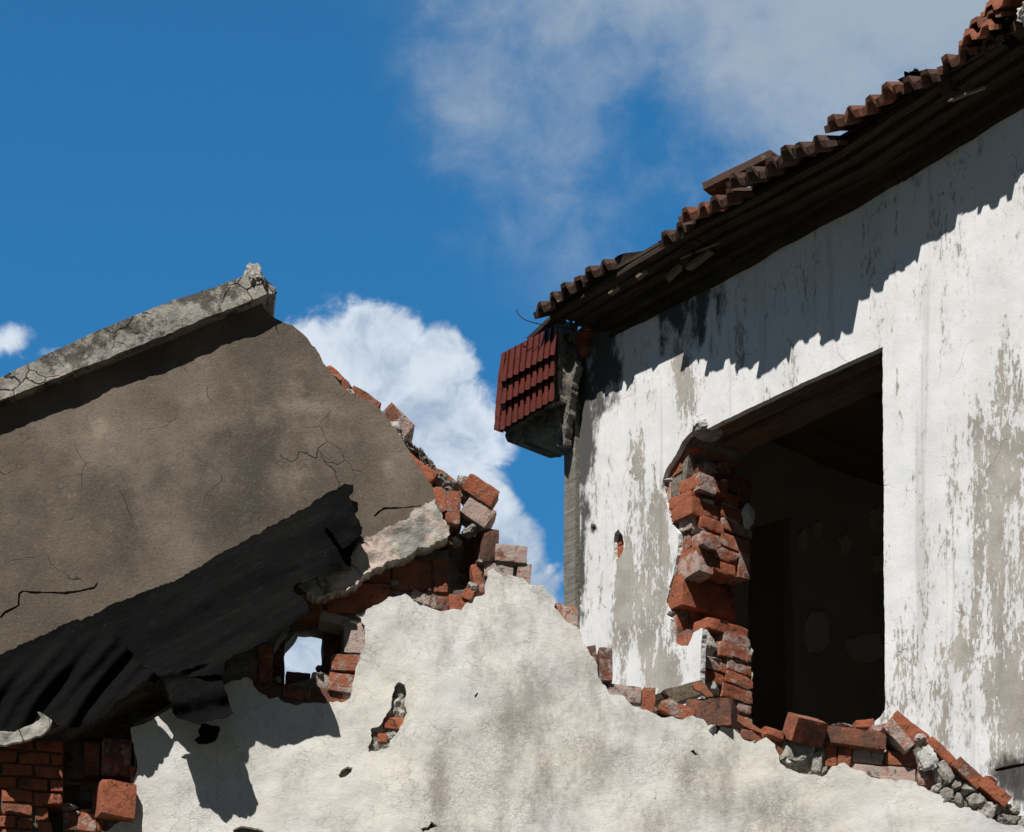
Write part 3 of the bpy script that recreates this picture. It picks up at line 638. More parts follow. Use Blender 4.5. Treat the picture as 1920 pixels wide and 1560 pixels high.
# bricks seen in the fallen patch
pb = Bag(); bb(pb, 718, 1343, 762, 1366, tone=-.1, mort=.1, hf=-.014, chip=4); bb(pb, 708, 1374, 726, 1392, tone=-.1, mort=.1, hf=-.012)
pb.build('exposed_brick_patch', BRK, WALL)
pm_ = Bag()
for a in ((748, 1292, 34, 50), (740, 1322, 38, 36), (724, 1338, 34, 34), (705, 1360, 40, 30), (735, 1378, 30, 30), (698, 1382, 34, 28), (715, 1400, 44, 26), (752, 1338, 26, 26)): rock(pm_, A, *a, hf=-.022, D=.03, tone=.25, rough=.3)
each(pm_, 'mortar_lump', CHK, lambda o: adopt(o, WALL))
mt = Bag()
for a in ((890, 1097, 24, 18, .0), (856, 1012, 30, 18, -.03), (884, 990, 34, 22, .0), (878, 930, 34, 20, .0), (870, 900, 34, 26, -.01), (905, 1052, 28, 10, -.01),
          (787, 1128, 34, 18, -.01), (874, 1130, 24, 16, -.012), (738, 1092, 26, 12, -.01), (600, 1262, 24, 10, -.02), (655, 1170, 34, 14, -.004), (672, 1210, 16, 50, -.006), (598, 1250, 14, 10, -.06), (520, 1272, 16, 14, -.02),
          (1772, 1447, 54, 70, -.006), (1778, 1494, 40, 34, -.006), (1802, 1498, 22, 34, -.002), (1832, 1500, 46, 36, -.008), (1818, 1473, 32, 26, -.004), (1852, 1520, 42, 38, -.004), (1880, 1512, 34, 28, -.004), (1892, 1534, 50, 26, -.006), (1905, 1516, 30, 24, -.004),
          (1744, 1400, 36, 44, -.03), (1730, 1385, 26, 22, -.03), (1795, 1470, 18, 26, -.01), (1925, 1540, 40, 34, -.01), (1547, 1444, 14, 18, .002), (1758, 1475, 20, 18, -.006),
          (1410, 1392, 26, 14, -.01), (1500, 1414, 80, 66, .004), (1535, 1425, 30, 46, .0), (1230, 1330, 10, 20, -.02), (165, 1520, 40, 14, -.04), (125, 1510, 44, 14, -.05), (250, 1455, 12, 24, -.01), (1505, 1455, 60, 14, -.01)):
    rock(mt, A, a[0], a[1], a[2], a[3], a[4], D=.06, tone=random.Random(a[0]).uniform(.3, .9))
for (x, y, ww) in ((835, 905, 60), (800, 870, 46), (786, 852, 36), (818, 890, 46), (850, 915, 46), (865, 925, 20)): rock(mt, A, x, y, ww, ww*.55, -.03, D=.09, roll=-38, tone=.95, cuts=3, rough=.3)
rock(mt, A, 770, 838, 34, 16, -.02, D=.09, roll=-35, tone=.8, rough=.3)
each(mt, 'mortar_lump', CHK, lambda o: adopt(o, WALL))
# ------------------------------------------------------------------ gable wall
g_top = lambda x: 752-.3715*x-(.000045*x*x)
gren = [(-560, 975), (-560, 960), (-300, 850), (0, 728), (250, 628), (470, 540), (484, 560), (497, 580), (515, 597), (548, 610), (570, 628), (582, 640), (598, 664), (612, 688), (622, 702), (640, 722), (655, 738), (680, 748), (712, 766), (722, 780), (735, 795), (745, 806), (753, 822),
        (765, 840), (772, 858), (790, 880), (803, 902), (812, 914), (815, 930), (822, 950), (828, 975), (815, 1000), (760, 1020), (700, 1045), (650, 1070), (600, 1100), (540, 1130), (430, 1190), (300, 1260), (100, 1368), (0, 1390), (-300, 1440), (-560, 1480)]
crk = [[(700, 968), (718, 952), (760, 951), (800, 945), (800, 947), (760, 953.5), (719, 955), (703, 969)],[(0, 1157), (8, 1146), (24, 1139), (33, 1134), (34, 1112), (42, 1107), (60, 1110), (95, 1110), (120, 1111), (150, 1106), (176, 1099), (184, 1089), (181, 1099), (176, 1104), (150, 1110), (120, 1114.5), (95, 1113), (60, 1113), (44, 1110), (38, 1115), (37, 1136), (25, 1143), (10, 1150), (2, 1159)]]
stG = [(480, 880, 60, 110, .8), (380, 830, 70, 60, .35), (540, 700, 90, 60, .35), (440, 960, 90, 60, .45), (100, 950, 160, 110, .3), (260, 1000, 120, 60, .25), (60, 850, 100, 50, .2), (640, 850, 50, 40, .3), (690, 800, 40, 60, .15), (0, 1100, 90, 60, .2), (300, 880, 40, 60, .3)]
plG = [(620, 760, 90, 60, .5), (760, 880, 60, 60, .5), (185, 805, 14, 22, 1.3), (205, 845, 14, 12, .8), (620, 1000, 60, 40, .5), (390, 745, 16, 16, .8), (405, 725, 60, 40, .3), (650, 822, 60, 10, .6), (575, 765, 40, 10, .7), (560, 790, 60, 120, .3), (730, 880, 12, 22, .8), (520, 1000, 30, 20, .6), (470, 760, 50, 60, .3), (600, 920, 80, 60, .2)]
def gwav(px, py): return .004*np.sin(px*.009+2)*np.cos(py*.011)
slab('render', A, gren, .030, .055, REN, GAB, crk, 9, 1.6, .005, 3.5, attrs={'stain': stG, 'pale': plG}, seed=21, edge=.006, hfun=gwav)
gcore = [(-560, 1440), (-560, 990), (-300, 868), (0, 745), (250, 645), (465, 556), (490, 585), (545, 618), (575, 645), (600, 690), (640, 735), (690, 768), (715, 790), (745, 830), (765, 865), (800, 905), (835, 915), (862, 930), (866, 985), (830, 1000), (700, 1060), (560, 1120), (300, 1250), (0, 1365)]
slab('gable_masonry', A, gcore, -.032, .215, MOR, GAB, [], 16, 2.5, .012, 9, back=True, seed=23)
# pale broken band along the foot of the render
band = [(655, 1040), (668, 1020), (700, 1003), (730, 985), (752, 975), (775, 960), (800, 945), (815, 935), (824, 958), (835, 975), (843, 990), (845, 1003), (838, 1012), (815, 1020), (780, 1030), (752, 1046), (720, 1056), (700, 1066), (680, 1082), (664, 1096), (650, 1104), (625, 1110), (605, 1119), (588, 1118), (572, 1108), (560, 1095), (575, 1080), (620, 1065)]
slab('chipped_band', A, band, .052, .075, BAND, GAB, [], 5, 3.6, .009, 22, seed=25, edge=.014)
slab('chipped_band', A, [(-40, 1370), (0, 1372), (28, 1372), (52, 1362), (72, 1350), (76, 1345), (70, 1335), (78, 1338), (92, 1345), (98, 1352), (94, 1366), (80, 1377), (62, 1382), (40, 1390), (10, 1395), (-40, 1400)], .15, .02, BAND, GAB, [], 5, 1.5, .010, 16, back=True, seed=27)
bg = Bag()
def gb_(x, y, w_, h_, roll, tone, mort, hf=-.005, D=.16, chip=3): brick(bg, A, x, y, w_, h_, roll, tone, mort, hf, D, chip=chip, chipd=.8)
gb_(626, 703, 40, 22, -42, .1, .1); gb_(643, 721, 34, 24, -40, .3, .35); gb_(684, 747, 60, 26, -27, .45, .3); gb_(744, 786, 64, 34, -43, .35, .5, .0, .18)
gb_(780, 872, 46, 22, -42, .02, .05); gb_(803, 888, 30, 24, -30, .05, .1); gb_(838, 893, 66, 9, -36, .15, .1, -.03); gb_(767, 832, 34, 8, -35, .1, .1, -.03)
gb_(830, 990, 40, 20, -10, .7, .3, -.02)
bg.build('brickwork', BRK, GAB)
gl = Bag()
for (x, y, w_, h_, r_) in ((661, 738, 36, 12, -40), (712, 800, 16, 34, 20), (735, 800, 34, 36, -45), (752, 818, 20, 20, -30), (629, 706, 20, 8, -10), (700, 765, 34, 9, -30)): rock(gl, A, x, y, w_, h_, .012, D=.06, roll=r_, tone=.1)
each(gl, 'mortar_lump', CHK, lambda o: adopt(o, GAB))
# coping: sloping slab following the gable
ctop = [(-560, 965), (-300, 845), (0, 708), (100, 659), (200, 612), (300, 572), (400, 538), (455, 518), (475, 510)]
cbot = [(514, 549), (500, 551), (475, 563), (400, 590), (300, 632), (200, 672), (100, 711), (0, 750), (-300, 872), (-560, 985)]
cop = slab('coping', A, ctop+[(490, 516), (500, 530), (518, 540)]+cbot, .083, .26, COP, GAB, [], 6, .9, .006, 14, back=True, seed=31)
ck = Bag(); rock(ck, A, 482, 514, 46, 58, .085, D=.26, roll=12, tone=.3, cuts=8, rough=.14); rock(ck, A, 500, 532, 34, 26, .085, D=.20, tone=.5, rough=.25); rock(ck, A, 462, 516, 26, 22, .03, D=.12, roll=30, tone=.9, rough=.25); rock(ck, A, 507, 546, 22, 16, .08, D=.1, tone=.5, rough=.3)
o = ck.build('broken_mortar_cap', CHK); o.parent = cop
# ------------------------------------------------------------------ roofing felt hanging under the gable render
tz = lambda L: [(x/2.3643, 900+y/2.3636) for x, y in L]
right = tz([(400, 605), (520, 540), (610, 510), (700, 470), (790, 435), (870, 395), (950, 340), (1040, 295), (1110, 250), (1200, 205), (1300, 150), (1400, 90), (1480, 45), (1530, 18), (1572, 22), (1565, 60), (1545, 70), (1560, 110), (1590, 180), (1608, 235), (1580, 260), (1575, 300), (1560, 330),
            (1560, 400), (1530, 400), (1500, 395), (1450, 410), (1400, 430), (1340, 450), (1300, 470), (1300, 490), (1340, 520), (1365, 550), (1372, 580), (1340, 610), (1290, 640), (1220, 690), (1140, 735), (1060, 770), (1000, 800), (985, 860), (900, 870), (800, 880), (740, 900), (720, 880), (690, 855), (600, 800), (540, 720), (470, 650)])
def hR(px, py):   # standing off further toward the lower edge, with long soft folds along the slope
    top = 908+.555*(650-px); t = np.clip((py-top)/150, 0, 1.3)
    fold = .014*np.sin((py+px*.5)*.036+.8*np.sin(px*.011))+.006*np.sin((py+px*.42)*.083+1.5+1.3*np.sin(px*.017))
    sc_ = np.interp(px, [230, 330, 430, 520, 580, 610, 640, 680], [.25, .5, .62, .78, 1., .75, .25, .15])
    return sc_*.118*t**1.1+sc_*fold*np.clip(t*2, 0, 1)+.006*np.sin(px*.03)
F1 = slab('roofing_felt', A, right, .052, .004, FEL, None, [], 6, 2.8, .005, 9, back=True, hfun=hR, seed=41)
tag(F1, 'long fibrous black roofing felt strip rising to the right under the gable', 'roofing felt', 'torn black roofing felt hanging from the gable')
left = tz([(-330, 900), (-150, 820), (0, 772), (80, 735), (180, 690), (280, 640), (340, 620), (400, 605), (480, 625), (510, 660), (545, 720), (600, 790), (640, 830), (690, 855), (722, 890), (690, 895), (650, 890), (620, 900), (585, 935), (550, 965), (515, 985), (490, 1020), (450, 1055), (400, 1075), (350, 1090), (300, 1098), (250, 1085), (225, 1055), (180, 1025), (172, 1015), (185, 1040), (205, 1060), (160, 1085),
           (100, 1105), (40, 1120), (0, 1110), (-120, 1130), (-330, 1200)])
def hL(px, py):
    top = 1228-.42*px; t = np.clip((py-top)/170, 0, 1.3)
    a = px*.9+py*.55
    return .045*t+np.clip(t*1.5, 0, 1)*(.014*np.sin(a*.075+.6)+.009*np.sin(a*.16+np.sin(py*.02)*2)+.008*np.sin(px*.02+py*.05))
F2 = slab('roofing_felt', A, left, .078, .004, FEL, None, [], 5, 2.8, .005, 9, back=True, hfun=hL, seed=43)
tag(F2, 'draped black roofing felt sheet with deep folds at the lower left, overlapping the long strip', 'roofing felt', 'torn black roofing felt hanging from the gable')
flap = tz([(700, 868), (800, 850), (880, 825), (985, 800), (1000, 830), (985, 870), (990, 910), (1010, 960), (1020, 1000), (1035, 1030), (1020, 1045), (990, 1060), (960, 1062), (930, 1065), (900, 1080), (870, 1078), (830, 1065), (795, 1055), (770, 1030), (755, 985), (735, 930), (722, 890)])
def hF(px, py): t = np.clip((py-1235)/110, 0, 1); return .03*t+.010*np.sin((py+.3*px)*.09)
F3 = slab('roofing_felt', A, flap, .135, .004, FEL, None, [], 5, 2.4, .010, 16, back=True, hfun=hF, seed=47)
tag(F3, 'square torn flap of black roofing felt hanging down over the white plaster', 'roofing felt', 'torn black roofing felt hanging from the gable')
F4 = slab('roofing_felt', A, tz([(1435, 190), (1480, 130), (1545, 110), (1590, 180), (1606, 235), (1570, 270), (1520, 303), (1500, 280), (1480, 245)]), .105, .004, FEL, None, [], 5, 2.0, .008, 14, back=True, seed=48, hfun=lambda px, py: .008*np.sin(px*.05))
tag(F4, 'small square black felt patch lapped over the upper right end of the long strip', 'roofing felt', 'torn black roofing felt hanging from the gable')
F5 = slab('roofing_felt', A, tz([(880, 1110), (900, 1080), (950, 1085), (975, 1090), (965, 1130), (945, 1160), (915, 1168), (880, 1165), (862, 1150), (885, 1130)]), .10, .006, FEL, None, [], 4, 2.5, .012, 20, back=True, seed=49, hfun=lambda px, py: .02*np.sin(px*.1))
tag(F5, 'tattered dangling black felt scrap just below the square flap', 'roofing felt', 'torn black roofing felt hanging from the gable')
# ------------------------------------------------------------------ house on the right
HOUSE = empty('ruined_house', base_of(B, 1300), 'white house with peeling paint, a large broken window hole and a clay tiled roof', 'house')
winp = [(1655, 650), (1657, 1000), (1660, 1330), (1650, 1345), (1640, 1352), (1638, 1400), (1312, 1400), (1312, 1260), (1316, 1200), (1318, 1178), (1300, 1186), (1297, 1196), (1290, 1210), (1278, 1212), (1262, 1205), (1258, 1160), (1250, 1152), (1256, 1145), (1250, 1130), (1256, 1100), (1262, 1080), (1270, 1040), (1272, 1000),
        (1262, 985), (1250, 960), (1246, 940), (1242, 919), (1242, 903), (1250, 879), (1266, 855), (1280, 828), (1296, 810), (1328, 803), (1420, 758), (1520, 711), (1600, 675)]
wout = [(1078, BOT), (1080, 1135), (1082, 900), (1085, 800), (1090, 700), (1098, 620), (1105, 590), (1300, 470), (1700, 250), (2400, -130), (2400, 4300)]
peel = [(1850, 1050, 100, 330, .27), (1890, 1300, 70, 120, .2), (1200, 1000, 90, 260, .12), (1905, 780, 26, 170, .65), (1870, 900, 16, 300, .45), (1832, 900, 12, 220, .5), (1790, 900, 12, 130, .45), (1785, 1010, 14, 60, .4), (1800, 1225, 22, 30, .9), (1900, 1350, 36, 130, .75), (1700, 1200, 22, 130, .35), (1745, 1060, 16, 120, .3), (1830, 1130, 12, 130, .35), (1665, 900, 9, 60, .3), (1780, 1330, 30, 60, .35), (1660, 1310, 16, 60, .5),
        (1205, 1150, 42, 110, .72), (1166, 1110, 14, 80, .8), (1225, 950, 30, 50, .5), (1195, 860, 16, 60, .5), (1288, 745, 18, 60, .75), (1268, 680, 14, 40, .6), (1245, 1270, 40, 60, .7), (1175, 1290, 14, 50, .5), (1215, 1020, 10, 60, .45), (1240, 1040, 12, 60, .3), (1300, 700, 12, 50, .45), (1185, 1260, 12, 30, -.6), (1110, 1000, 30, 200, -.25), (1130, 1120, 22, 90, -.5),
        (1750, 550, 200, 200, -.3), (1500, 600, 160, 100, -.35), (1296, 1240, 16, 50, .25), (1700, 850, 30, 150, -.35)]
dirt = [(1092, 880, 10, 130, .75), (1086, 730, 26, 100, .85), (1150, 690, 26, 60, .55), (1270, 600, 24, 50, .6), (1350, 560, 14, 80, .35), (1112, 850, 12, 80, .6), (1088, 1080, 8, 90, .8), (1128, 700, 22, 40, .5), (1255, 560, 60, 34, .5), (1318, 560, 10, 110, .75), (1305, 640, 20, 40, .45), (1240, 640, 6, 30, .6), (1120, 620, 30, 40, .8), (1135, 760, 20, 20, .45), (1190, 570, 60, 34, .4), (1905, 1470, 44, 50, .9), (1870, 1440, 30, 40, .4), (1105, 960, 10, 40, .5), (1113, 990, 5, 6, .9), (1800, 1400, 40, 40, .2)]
def dirt_eave(px, py):
    line = 620-.543*(px-1100)     # underside of the eaves; wall darkens toward it
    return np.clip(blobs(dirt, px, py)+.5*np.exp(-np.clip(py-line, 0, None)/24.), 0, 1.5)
slab('wall', B, wout, 0, .03, PNT, HOUSE, [winp, [(1151, 1048), (1150, 1020), (1153, 1000), (1159, 993), (1168, 1005), (1170, 1030), (1162, 1045)], [(1110, 988), (1115, 986), (1115, 992), (1111, 994)],
     [(1864, 1442), (1880, 1438), (1920, 1430), (1920, 1436), (1882, 1444), (1866, 1447)]], 9, 1.0, .004, 4, attrs={'peel': peel, 'dirt': dirt_eave}, seed=51, edge=.004, hfun=lambda px, py: .003*np.sin(px*.012)*np.sin(py*.01))
ccore = [(1084, BOT), (1084, 1135), (1086, 900), (1092, 700), (1102, 615), (1110, 600), (1300, 480), (1700, 262), (2390, -110), (2390, 4280)]
wcore = [(1660, 640), (1661, 1345), (1640, 1400), (1290, 1400), (1290, 1180), (1272, 1190), (1272, 1150), (1280, 1080), (1285, 1000), (1285, 900), (1290, 850), (1310, 815), (1345, 785), (1500, 715)]
slab('masonry', B, ccore, -.032, .30, MOR, HOUSE, [wcore], 22, 2, .010, 9, back=True, seed=53)
# bricks: front face of the broken jamb
bf = Bag()
z4 = lambda x0, y0, x1, y1: (1230+(x0+x1)/2/5.033, 780+(y0+y1)/2/5.033, (x1-x0)/5.033, (y1-y0)/5.033)
z5 = lambda x0, y0, x1, y1: (1230+(x0+x1)/2/5.033, 1070+(y0+y1)/2/5.033, (x1-x0)/5.033, (y1-y0)/5.033)
def jb(pl, q, **k):
    if pl is R and q[0]-q[2]/2 < 1300: k['hf'] = min(k.get('hf', 0), 0)+(q[0]-q[2]/2-1300)/310
    k['tone'] = k.get('tone', .3)-.12; k['mort'] = k.get('mort', .4)*.72
    if pl is B: k['hf'] = min(k.get('hf', 0), -.014)
    k['chip'] = 4; k['rough'] = .0032
    brick(bf, pl, *q, **k)
jb(B, z4(190, 240, 330, 390), roll=35, tone=.2, mort=.5, hf=-.03, D=.3); jb(B, z4(120, 440, 235, 560), roll=10, tone=.2, mort=.5, hf=-.025, D=.12)
jb(B, z4(65, 600, 140, 820), tone=.3, mort=.65, hf=-.022, D=.11); jb(R, z4(140, 645, 260, 790), tone=0, mort=.1, hf=-.07, D=.1)
jb(B, z4(90, 840, 212, 1060), tone=.3, mort=.8, hf=-.022, D=.1); jb(B, z4(214, 740, 335, 1075), tone=.4, mort=.97, hf=-.010, D=.10)
jb(B, z4(220, 1130, 330, 1270), tone=.4, mort=.6, hf=-.03, D=.1, roll=20)
jb(B, z4(345, 540, 415, 700), tone=.4, mort=.95, hf=-.006, D=.1)
jb(B, z4(195, 1290, 400, 1520), tone=.3, mort=.8, hf=-.008, D=.09, roll=8); jb(R, z4(400, 1235, 525, 1470), tone=.15, mort=.3, hf=.008, D=.12)
jb(B, z5(120, 110, 258, 345), tone=.3, mort=.55, hf=-.02, D=.1); jb(R, z5(260, 100, 752, 395), tone=.35, mort=.15, hf=-.016, D=.12)
jb(B, z5(120, 390, 200, 600), tone=.2, mort=.5, hf=-.026, D=.1); jb(B, z5(190, 610, 340, 705), tone=.05, mort=.4, hf=-.022, D=.1)
jb(R, z5(200, 395, 320, 600), tone=.1, mort=.3, hf=-.08, D=.1); jb(R, z5(330, 400, 520, 540), tone=.6, mort=.1, hf=-.10, D=.1); jb(R, z5(520, 400, 740, 520), tone=.5, mort=.1, hf=-.10, D=.1)
jb(B, z4(335, 1110, 440, 1240), tone=.3, mort=.7, hf=-.01, D=.09)
# reveal courses, upper stack
for q, k in ((z4(410, 590, 705, 712), dict(tone=0, mort=.15, hf=.018)), (z4(540, 540, 905, 640), dict(tone=.8, mort=.2, hf=-.03)), (z4(680, 640, 905, 738), dict(tone=.6, mort=.1, hf=-.01)), (z4(430, 440, 700, 540), dict(tone=.7, mort=.8, hf=-.03, roll=14)),
             (z4(320, 715, 430, 820), dict(tone=.1, mort=.1, hf=-.0)), (z4(420, 715, 590, 795), dict(tone=.5, mort=.1, hf=-.03)), (z4(640, 735, 778, 830), dict(tone=.1, mort=.2, hf=.0)), (z4(770, 745, 905, 835), dict(tone=.7, mort=.4, hf=-.012)),
             (z4(343, 800, 594, 962), dict(tone=.15, mort=.35, hf=.012)), (z4(618, 862, 835, 985), dict(tone=.15, mort=.45, hf=.0)), (z4(430, 965, 640, 1080), dict(tone=.05, mort=.3, hf=.0)), (z4(625, 1000, 910, 1110), dict(tone=.15, mort=.7, hf=.0)),
             (z4(435, 1105, 615, 1222), dict(tone=.2, mort=.7, hf=.008)), (z4(620, 1135, 890, 1265), dict(tone=.1, mort=.6, hf=.002)), (z4(540, 1250, 780, 1368), dict(tone=.15, mort=.6, hf=.006)), (z4(522, 1372, 752, 1492), dict(tone=.05, mort=.4, hf=.012)), (z4(785, 1292, 900, 1530), dict(tone=.2, mort=.7, hf=.004)),
             (z5(505, 488, 872, 600), dict(tone=.05, mort=.25, hf=.0)), (z5(645, 597, 892, 700), dict(tone=.2, mort=.75, hf=.0)), (z5(605, 695, 902, 835), dict(tone=.15, mort=.65, hf=.004)), (z5(675, 842, 902, 962), dict(tone=.2, mort=.75, hf=.0)), (z5(658, 968, 918, 1085), dict(tone=.1, mort=.55, hf=.004)),
             (z5(632, 1100, 912, 1222), dict(tone=.05, mort=.55, hf=.004)), (z5(765, 1255, 900, 1342), dict(tone=.3, mort=.9, hf=.0)), (z5(800, 1345, 900, 1382), dict(tone=.5, mort=.4, hf=-.01)), (z5(835, 1388, 915, 1450), dict(tone=.3, mort=.9, hf=0)),
             (z5(405, 832, 660, 925), dict(tone=.3, mort=.8, hf=.002)), (z5(430, 950, 650, 1048), dict(tone=.0, mort=.15, hf=.0))):
    k = dict(k); k.setdefault('D', .13); jb(R, q, **k)
bf.build('jamb_brickwork', BRK, HOUSE)
jm = Bag()
for q in (z4(290, 790, 345, 860), z4(420, 790, 600, 830), z4(430, 930, 600, 965), z4(640, 835, 820, 870), z4(620, 975, 870, 1010), z4(360, 1060, 520, 1110), z4(60, 560, 140, 640), z4(50, 620, 90, 720), z4(200, 1020, 260, 1100), z4(630, 590, 700, 620), z5(420, 550, 600, 800), z5(480, 1050, 640, 1170), z5(95, 370, 150, 420), z5(100, 300, 150, 360), z5(560, 480, 780, 500), z5(880, 715, 925, 860), z5(700, 1085, 900, 1105), z5(640, 815, 900, 845), z5(900, 950, 925, 1070), z5(640, 690, 900, 712), z5(410, 800, 640, 835)):
    pl = R if q[0] > 1296 else B
    rock(jm, pl, *q, hf=-.002 if pl is R else -.012, D=.05, tone=.2)
each(jm, 'mortar_lump', CHK, lambda o: adopt(o, HOUSE))
lu = Bag(); rock(lu, B, 1313, 800, 34, 32, .0, D=.12, tone=.3, cuts=4, rough=.12); lu.build('mortar_plug', CHK, HOUSE)
ch = Bag(); rock(ch, R, 1406, 968, 20, 44, .03, D=.02, tone=0, cuts=5, rough=.15); ch.build('plaster_chip', WHT, HOUSE)
inn = Bag(); bb_ = lambda x0, y0, x1, y1, **k: brick(inn, B, (x0+x1)/2, (y0+y1)/2, x1-x0, y1-y0, **k)
bb_(1148, 1000, 1172, 1022, tone=.1, mort=.1, hf=-.026); bb_(1148, 1024, 1172, 1046, tone=.15, mort=.2, hf=-.026); bb_(1148, 984, 1172, 998, tone=.4, mort=.3, hf=-.026)
inn.build('brick_in_hole', BRK, HOUSE)
# lintel timbers over the window
def Bl(px, py, h): return B.at(px, py, h)
def zat(px, py, h): return float(B.at(px, py, h)[2])
s_of = lambda px, h=0.: float(B.co(B.at(px, 1000, h))[0])
zl = zat(1655, 650, -.03); sR = s_of(1680, -.03); sL = s_of(1285, -.03)
LIN = Bag()
beam(LIN, B.loc(sL, zl+.05, -.085), B.loc(sR, zl+.05, -.085), .104, .10, rough=.003, n=30)
lb = LIN.build('lintel', WB, HOUSE)
LIN = Bag(); beam(LIN, B.loc(sL+.1, zl+.028, -.215), B.loc(sR, zl+.028, -.215), .125, .10, rough=.004, n=30); lb = LIN.build('lintel', WB, HOUSE)
# grey post at the left corner
po = Bag(); c0 = B.at(1067, 800, .03); c1 = B.at(1067, 1140, .03); so_ = float(B.co(c0)[0])
beam(po, B.loc(so_, 0, .0), B.loc(so_, float(c0[2])+.12, .0), .075, .055, up=tuple(B.n), n=40, rough=.004); po.build('corner_post', GPO, HOUSE, smooth=False)
# room behind the window
sA, sB_ = s_of(1085)+.04, s_of(1085)+7.0
DP = 3.4; hb = -.33
def wallbox(name, s0, s1, h0, h1, z0, z1, mat, parent=HOUSE):
    p = [B.loc(s0, z0, h0), B.loc(s1, z0, h0), B.loc(s1, z0, h1), B.loc(s0, z0, h1), B.loc(s0, z1, h0), B.loc(s1, z1, h0), B.loc(s1, z1, h1), B.loc(s0, z1, h1)]
    return boxm(name, p, mat, parent)
ztop = 7.42
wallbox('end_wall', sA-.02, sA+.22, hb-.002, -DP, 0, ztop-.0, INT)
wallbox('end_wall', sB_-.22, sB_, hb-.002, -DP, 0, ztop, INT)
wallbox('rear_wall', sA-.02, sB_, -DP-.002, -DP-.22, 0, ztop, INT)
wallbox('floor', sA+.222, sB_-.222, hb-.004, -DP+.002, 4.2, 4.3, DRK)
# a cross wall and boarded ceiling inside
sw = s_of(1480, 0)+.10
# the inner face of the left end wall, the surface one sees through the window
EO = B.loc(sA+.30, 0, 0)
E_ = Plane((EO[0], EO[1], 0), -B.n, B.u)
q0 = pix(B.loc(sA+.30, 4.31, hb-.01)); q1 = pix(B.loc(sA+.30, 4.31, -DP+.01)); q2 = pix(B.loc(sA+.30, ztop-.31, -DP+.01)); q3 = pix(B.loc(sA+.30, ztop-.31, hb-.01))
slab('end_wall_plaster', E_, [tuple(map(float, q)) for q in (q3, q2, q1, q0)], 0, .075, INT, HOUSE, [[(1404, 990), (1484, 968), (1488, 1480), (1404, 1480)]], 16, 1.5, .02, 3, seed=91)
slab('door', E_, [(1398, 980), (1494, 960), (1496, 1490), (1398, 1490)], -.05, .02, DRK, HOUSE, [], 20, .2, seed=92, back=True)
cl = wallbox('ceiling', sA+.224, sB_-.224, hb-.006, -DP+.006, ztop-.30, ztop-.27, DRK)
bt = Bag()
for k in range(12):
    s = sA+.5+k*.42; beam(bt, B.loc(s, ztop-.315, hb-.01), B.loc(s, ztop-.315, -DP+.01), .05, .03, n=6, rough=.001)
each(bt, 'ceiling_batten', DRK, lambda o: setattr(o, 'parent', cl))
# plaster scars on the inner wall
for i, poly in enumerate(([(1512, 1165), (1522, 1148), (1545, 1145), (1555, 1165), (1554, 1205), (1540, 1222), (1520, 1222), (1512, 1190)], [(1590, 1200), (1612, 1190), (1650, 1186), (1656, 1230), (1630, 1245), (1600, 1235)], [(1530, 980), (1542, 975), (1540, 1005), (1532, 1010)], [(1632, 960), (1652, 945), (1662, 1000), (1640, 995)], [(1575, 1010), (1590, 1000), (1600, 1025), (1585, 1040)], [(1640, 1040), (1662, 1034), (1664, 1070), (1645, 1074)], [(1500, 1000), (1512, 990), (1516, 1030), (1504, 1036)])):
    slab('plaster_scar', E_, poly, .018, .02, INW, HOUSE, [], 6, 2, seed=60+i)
# ------------------------------------------------------------------ roof
eave = [(992, 610), (1004, 608), (1028, 582), (1042, 568), (1067, 552), (1097, 535), (1150, 512), (1193, 490), (1224, 468), (1230, 458), (1260, 446), (1286, 424), (1339, 390), (1375, 374), (1397, 358), (1421, 343), (1445, 327), (1470, 309), (1510, 288), (1544, 269), (1569, 254), (1591, 238), (1616, 222), (1643, 205), (1673, 187), (1700, 170), (1731, 151), (1767, 132), (1801, 113), (1831, 99), (1866, 78), (1889, 62), (1920, 46), (1990, 8), (2150, -78), (2400, -215)]
shd = [(980, .25), (1068, .255), (1081, .266), (1102, .294), (1110, .294), (1129, .226), (1154, .194), (1193, .186), (1238, .182), (1250, .27), (1295, .296), (1352, .32), (1426, .36), (1433, .34), (1486, .334), (1526, .36), (1548, .36), (1561, .29), (1599, .312), (1640, .32), (1660, .292), (1712, .304), (1763, .308), (1784, .268), (1837, .274), (1845, .25), (1892, .256), (2000, .26)]
ex = np.array([e[0] for e in eave], float); ey = np.array([e[1] for e in eave], float)
hx = np.interp(ex, [q[0] for q in shd], [q[1] for q in shd])
EP = B.at(ex, ey, hx); es, ez, eh = B.co(EP)
def eaveat(s): return float(np.interp(s, es, ez)), float(np.interp(s, es, eh))
ROOF = bpy.data.objects.new('roof', None); C.objects.link(ROOF); adopt(ROOF, HOUSE)
def sub(o, par=None):
    o.parent = par or ROOF; return o
